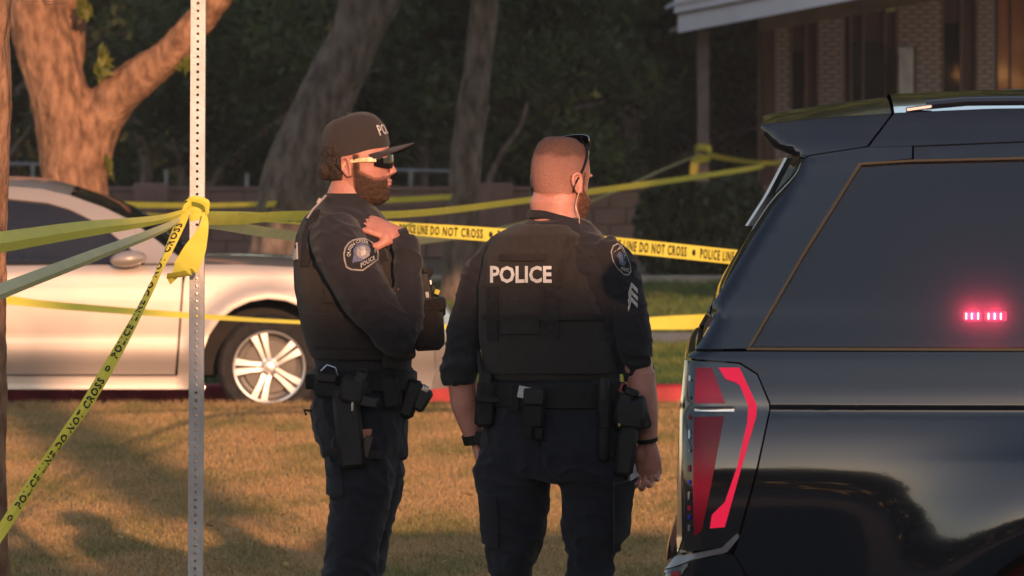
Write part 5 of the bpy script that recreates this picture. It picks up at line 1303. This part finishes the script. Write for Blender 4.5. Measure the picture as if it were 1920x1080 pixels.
# ==== the bare headed officer, seen from behind, turned to the right
Y2 = 19.6; s2 = F / Y2
def q2(px, py, dy=0.0): return Vector(((px - 960) / s2, Y2 + dy, H - (py - YH) / s2))
def u2(px): return px / s2
YAW = -24
off2 = thing("person", (q2(1042, 0).x, Y2, 0), "officer seen from behind with cropped reddish hair and POLICE on his vest", "person")
T2 = Matrix.Translation(q2(1045, 340)) @ Matrix.Rotation(R(52), 4, 'Z') @ Matrix.Rotation(R(3), 4, 'Y')
b = MB(); head_shape(b, T2, .55)
b.loft([er(q2(1042, 430), u2(50), .08, YAW), er(q2(1041, 400), u2(45), .066, YAW), er(q2(1040, 378), u2(47), .068, YAW), er(q2(1046, 350), u2(42), .062)])
b.loft([er(q2(1042, 428), u2(56), .078, YAW), er(q2(1040, 462), u2(88), .09, YAW), er(q2(1038, 510), u2(108), .10, YAW), er(q2(1038, 620), u2(108), .105, YAW), er(q2(1040, 740), u2(112), .11, YAW), er(q2(1042, 830), u2(105), .11, YAW)])
for sx, P in ((-1, [(975, 800), (965, 900), (964, 990), (960, 1080), (958, 1200), (955, 1330)]), (1, [(1105, 800), (1116, 900), (1112, 990), (1106, 1080), (1108, 1200), (1112, 1330)])):
    limb(b, [q2(x, y, -sx * .03) for x, y in P], [.085, .082, .064, .052, .052, .04])
limb(b, [q2(925, 520, .08), q2(887, 585, .09), q2(864, 690, .08)], [.040, .044, .043]); limb(b, [q2(864, 690, .08), q2(871, 760, .10), q2(893, 832, .12)], [.044, .043, .030])
hand(b, q2(893, 832, .12), (.18, .12, -1), (.9, -.1, .1), False, (.35, .5, .4))
limb(b, [q2(1146, 525, -.08), q2(1178, 585, -.082), q2(1198, 695, -.07)], [.040, .044, .044]); limb(b, [q2(1200, 695, -.07), q2(1208, 765, -.06), q2(1213, 826, -.05)], [.045, .042, .031])
hand(b, q2(1213, 826, -.05), (.04, .06, -1), (-.25, -1, 0), True, (.62, .80, .60), spread=.0215, k=1.04)
me = voxel(b, .003, 4); finish(me, True, 80); shift(me, off2.location); link("body", me, M_skin2, off2)
hb_ = MB(); head_shape(hb_, Matrix.Identity(4)); hm2 = voxel(hb_, .0035, 4)
def crop(c):
    n1 = noise.noise(c * 30) * .012
    up = .42 * ms(c.z + n1, -.055, .0) + .15 * ms(c.z + n1, .01, .06) + .75 * ms(c.z + n1, .07, .10)
    return up * ms(.075 + .3 * max(0, c.z - .03), c.x, c.x + .03) * (1 - ms(abs(c.y), .0785, .082))
hair_shell(hm2, crop, .0045, "hair", M_crop, T2, off2, .0012, 200)
hair_shell(hm2, beard_mask, .015, "beard", hair_mat("red_beard", (.10, .04, .02), (.22, .09, .045), (.50, .20, .145), .7), T2, off2, .004, 110)
# sunglasses pushed up, temple hooked behind the ear, ear piece
g = lens("sunglasses", M_lensdk, T2 @ Matrix.Translation((-.008, 0, .098)) @ Matrix.Rotation(R(-14), 4, 'Y'), off2, rx=.088)
for s in (-1, 1):
    mb = MB()
    P = [Vector((.064, s * .060, .112)), Vector((.046, s * .0775, .085)), Vector((.022, s * .0835, .045)), Vector((-.004, s * .0845, .012)), Vector((-.022, s * .083, -.014)), Vector((-.02, s * .080, -.034))]
    C = catmull(P, 20); mb.tube([T2 @ Vector(v) for v in C], [lerp(i, [0, 8, 20], [.0052, .0042, .0022]) for i in range(21)], 8)
    mb.build("temple", M_lensdk, g)
mb = MB(); mb.tube([Vector(v) for v in catmull([T2 @ Vector((.004, -.087, -.012)), T2 @ Vector((-.006, -.090, -.03)), q2(1079, 385, -.075), q2(1085, 405, -.075), q2(1086, 425, -.07)], 18)], .0016, 8); mb.build("ear_piece_lead", mat("clear_tube", (.50, .30, .22), .3, .5), off2)
# shirt with rolled sleeves
c = MB()
c.loft([er(q2(1041, 410), u2(50), .072, YAW), er(q2(1042, 418), u2(62), .086, YAW), er(q2(1042, 432), u2(80), .096, YAW), er(q2(1040, 458), u2(112), .112, YAW), er(q2(1038, 505), u2(124), .12, YAW), er(q2(1038, 610), u2(124), .122, YAW), er(q2(1040, 720), u2(126), .128, YAW)])
limb(c, [q2(952, 466, .06), q2(913, 504, .08), q2(889, 568, .09), q2(870, 640, .085), q2(862, 700, .08), q2(862, 722, .08)], [.050, .060, .060, .060, .056, .049], seg=22)
limb(c, [q2(1122, 462, -.06), q2(1154, 502, -.085), q2(1176, 566, -.085), q2(1188, 640, -.08), q2(1194, 690, -.07), q2(1196, 714, -.07)], [.050, .062, .060, .056, .050, .044], seg=22)
shirt2, bv_s2 = cloth(c, .0065, "shirt", M_shirt, off2, .0065, 13, (q2(0, 690).z, q2(0, 480).z), 6)
c = MB(); c.loft([er(q2(1041, 412), u2(56), .078, YAW, n=32), er(q2(1040, 398), u2(51), .073, YAW, n=32), er(q2(1040, 399), u2(48), .070, YAW, n=32), er(q2(1041, 418), u2(48), .070, YAW, n=32)], cap=False)
for v in c.v: v.z -= .26 * max(-.03, v.x - off2.location.x + .01)
c.build("collar", M_shirt, off2)
# vest
c = MB()
c.loft([er(q2(1030, 420), u2(60), .095, YAW), er(q2(1020, 440), u2(92), .118, YAW, e=2.6), er(q2(1016, 480), u2(108), .132, YAW, e=2.8), er(q2(1018, 540), u2(122), .140, YAW, e=2.8), er(q2(1026, 620), u2(130), .142, YAW, e=2.8), er(q2(1034, 690), u2(130), .142, YAW, e=2.7), er(q2(1036, 712), u2(128), .140, YAW)])
vest2, bv_v2 = cloth(c, .0065, "vest", M_vest, off2, .003, 8, (), 4)
D2 = lambda n, P, m=M_web, th=.006, bv=bv_v2, st=6: decal(n, P, bv, th, m, off2, st)
D2("drag_handle", [(939, 477), (1024, 477), (1024, 489), (939, 489)], M_web, .010); D2("name_panel", [(912, 492), (1044, 492), (1044, 536), (912, 536)], M_vest, .004)
decal_text("lettering", "POLICE", 921, 498.5, 1035, 531, bv_v2, .0095, mat("reflective_letters", (.62, .60, .57), .6, .3), off2, bold=.030)
D2("side_strap", [(913, 538), (934, 538), (934, 640), (915, 640)]); D2("centre_strap", [(1020, 538), (1047, 538), (1048, 690), (1022, 690)]); D2("lower_band", [(906, 640), (1140, 640), (1142, 700), (908, 700)], M_vest, .007)
D2("yoke_edge", [(1062, 448), (1078, 444), (1070, 480), (1056, 514), (1052, 560), (1044, 560), (1048, 510)], M_web, .006); D2("pouch", [(940, 560), (1012, 560), (1012, 626), (940, 626)], M_vest, .006)
D2("webbing_strap", [(908, 590), (1140, 590), (1140, 600), (908, 600)], M_web, .0085)
# shoulder patch and sergeant chevrons
pp = [(1145, 472), (1149, 461), (1157, 456), (1166, 462), (1174, 476), (1181, 495), (1184, 510), (1178, 517), (1170, 516), (1158, 505), (1149, 490)]
cx, cy = 1164, 487
D2("shoulder_patch", pp, M_thread2, .0035, bv_s2, 5); D2("patch_field", [(cx + (x - cx) * .88, cy + (y - cy) * .9) for x, y in pp], M_web, .005, bv_s2, 5)
D2("patch_seal", [(1156, 480), (1161, 472), (1168, 478), (1173, 490), (1170, 499), (1162, 495)], M_blue, .0062, bv_s2, 4); D2("patch_emblem", [(1160, 480), (1165, 479), (1169, 488), (1166, 493), (1161, 488)], M_thread2, .007, bv_s2, 4)
decal_text("patch_lettering", "QUEEN CREEK", 0, 0, 0, 0, bv_s2, .0068, M_thread, off2, lambda u, v: (1148 + 24 * u + (1 - 4 * (u - .5) ** 2) * 5 - 2 + 3.2 * v, 480 - 17 * math.sin(min(1, u * 1.5) * 1.9) + 22 * u * u - 4.5 * v))
decal_text("patch_lettering", "POLICE", 0, 0, 0, 0, bv_s2, .0068, M_thread, off2, lambda u, v: (1163 + 15 * u + 1.5 * v, 506 + 4 * u - 6 * v))
for k in range(3):
    y = 533 + k * 13.5; D2("chevron", [(1177.5, y + 17), (1183.5, y - 3.5), (1195, y + 10), (1195, y + 17.5), (1184, y + 5), (1178.5, y + 24.5)], M_thread, .004, bv_s2, 4)
# trousers
c = MB()
c.loft([er(q2(1040, 705), u2(128), .135, YAW), er(q2(1042, 760), u2(138), .145, YAW), er(q2(1044, 820), u2(146), .15, YAW), er(q2(1044, 880), u2(148), .145, YAW, e=2.6), er(q2(1044, 898), u2(140), .135, YAW, e=2.6)])
for sx, P, rr in ((-1, [(972, 850), (965, 900), (963, 950), (961, 1000), (961, 1045), (961, 1085), (958, 1180), (955, 1330)], [.112, .119, .110, .099, .080, .070, .072, .076]),
                  (1, [(1108, 850), (1118, 900), (1117, 950), (1114, 1000), (1110, 1045), (1106, 1085), (1108, 1180), (1112, 1330)], [.112, .120, .108, .097, .080, .071, .072, .076])):
    limb(c, [q2(x, y, -sx * .03) for x, y in P], rr, seg=22)
tr2, bv_t2 = cloth(c, .0075, "trousers", M_trous, off2, .0075, 10, (q2(0, 1050).z, q2(0, 870).z, .12), 4)
decal("cargo_pocket", [(1150, 905), (1186, 898), (1176, 1000), (1150, 1030)], bv_t2, .012, M_trous, off2, 8); decal("cargo_pocket", [(900, 925), (930, 930), (936, 1030), (908, 1020)], bv_t2, .010, M_trous, off2, 8)
decal("seat_pocket", [(940, 805), (1010, 808), (1008, 880), (944, 872)], bv_t2, .003, M_trous, off2, 8); decal("seat_pocket", [(1062, 808), (1118, 805), (1116, 872), (1064, 880)], bv_t2, .003, M_trous, off2, 8)
for x, dy in ((955, .03), (1112, -.03)):
    c = MB(); p = q2(x, 1330, dy); c.loft([er(p + Vector((0, 0, .06)), .05, .055), er(p, .05, .06), er(p + Vector((0, .02, -.025)), .052, .085), er(Vector((p.x, p.y + .05, .035)), .055, .135), er(Vector((p.x, p.y + .05, 0)), .056, .14)]); c.build("boot", M_boot, off2)
# belt and gear
c = MB(); rows = []
for z0, r0 in ((716, .004), (720, .014), (760, .014), (764, .004)): rows.append(er(q2(1041, z0), u2(131) + r0, .138 + r0, YAW, n=40))
c.loft(rows, cap=False); c.build("duty_belt", M_leath, off2)
def G(name, a, b_, c_, d, dy, dep, m, ang=0, ch=.010, parent=None): return gear(name, a, b_, c_, d, dy, dep, m, ang, ch, parent or off2, q2, s2)
g = G("radio_holder", 892, 712, 930, 800, -.03, .07, M_leath, 4, .012); G("radio", 896, 694, 922, 770, -.035, .05, M_poly, 4, .008, g); mb = MB(); mb.tube([q2(902, 698, -.03), q2(898, 660, -.02)], [.009, .006], 8); mb.build("antenna", M_poly, g); G("holder_strap", 890, 742, 934, 752, -.045, .075, M_web, 4, .003, g)
g = G("handcuff_case", 981, 724, 1020, 800, -.155, .045, M_leath, 2, .012); G("flap", 980, 722, 1021, 756, -.168, .035, M_poly, 2, .007, g); G("handcuff_case_lower", 984, 780, 1000, 819, -.155, .035, M_leath, 2, .008, g); G("handcuff_case_lower", 1002, 780, 1018, 820, -.155, .035, M_leath, 2, .008, g)
G("white_tag", 971, 720, 997, 742, -.178, .004, M_tag, 12, .001); G("belt_keeper", 958, 716, 974, 768, -.155, .016, M_leath, 0, .004); G("belt_keeper", 1086, 720, 1102, 784, -.150, .018, M_leath, 0, .004)
mb = MB(); mb.tube([q2(1132, 704, -.175), q2(1131, 712, -.175), q2(1131, 850, -.17), q2(1131, 856, -.17)], [.013, .017, .017, .012], 14); g = mb.build("baton", M_poly, off2); G("baton_holder", 1120, 742, 1143, 800, -.172, .040, M_leath, 0, .008, g)
h = G("holster", 1156, 770, 1192, 886, -.155, .055, M_poly, 8, .014); G("holster_mouth", 1150, 742, 1208, 800, -.16, .062, M_poly, 6, .016, h); G("pistol_slide", 1158, 732, 1182, 760, -.17, .03, M_gun, 6, .006, h)
g = G("pistol_grip", 1186, 738, 1214, 800, -.15, .034, M_gun, -14, .010, h); G("holster_stud", 1157, 788, 1161, 793, -.195, .008, mat("brass", (.6, .42, .12), .3, metal=1), 0, .001, h); G("hood_strap", 1170, 724, 1196, 738, -.165, .05, M_poly, 20, .006, h)
decal("pocket_note", [(1174, 880), (1186, 874), (1194, 896), (1178, 899)], bv_t2, .014, M_tag, off2, 6)
mb = MB(); mb.tube([q2(886, 816, .115), q2(891, 832, .12)], .037, 18); g = mb.build("watch_strap", M_leath, off2); G("watch_case", 888, 812, 906, 836, .075, .02, M_poly, 15, .006, g)
mb = MB(); mb.tube([q2(1212, 819, -.052), q2(1213, 826, -.05)], .034, 18); mb.build("bracelet", M_leath, off2)
mb = MB(); P = [q2(1166, 716, -.14), q2(1160, 728, -.15), q2(1172, 736, -.155)]; mb.tube(P, .004, 6); mb.build("red_cord", mat("red_cord", (.30, .05, .04), .7), off2)
# ------------------------------------------------------------------ warm evening air
mh = bpy.data.materials.new("evening_haze"); mh.use_nodes = True; th_ = mh.node_tree; th_.nodes.clear()
pv_ = th_.nodes.new("ShaderNodeVolumePrincipled"); pv_.inputs["Color"].default_value = (.92, .90, .90, 1); pv_.inputs["Density"].default_value = .0004; pv_.inputs["Anisotropy"].default_value = 0
th_.links.new(pv_.outputs[0], th_.nodes.new("ShaderNodeOutputMaterial").inputs["Volume"])
mb = MB(); mb.box((0, 350, 8.4), (1240, 1140, 19.2)); hz = mb.build("haze", mh, smooth=False); tag(hz, kind="stuff")
SC.cycles.volume_bounces = 1
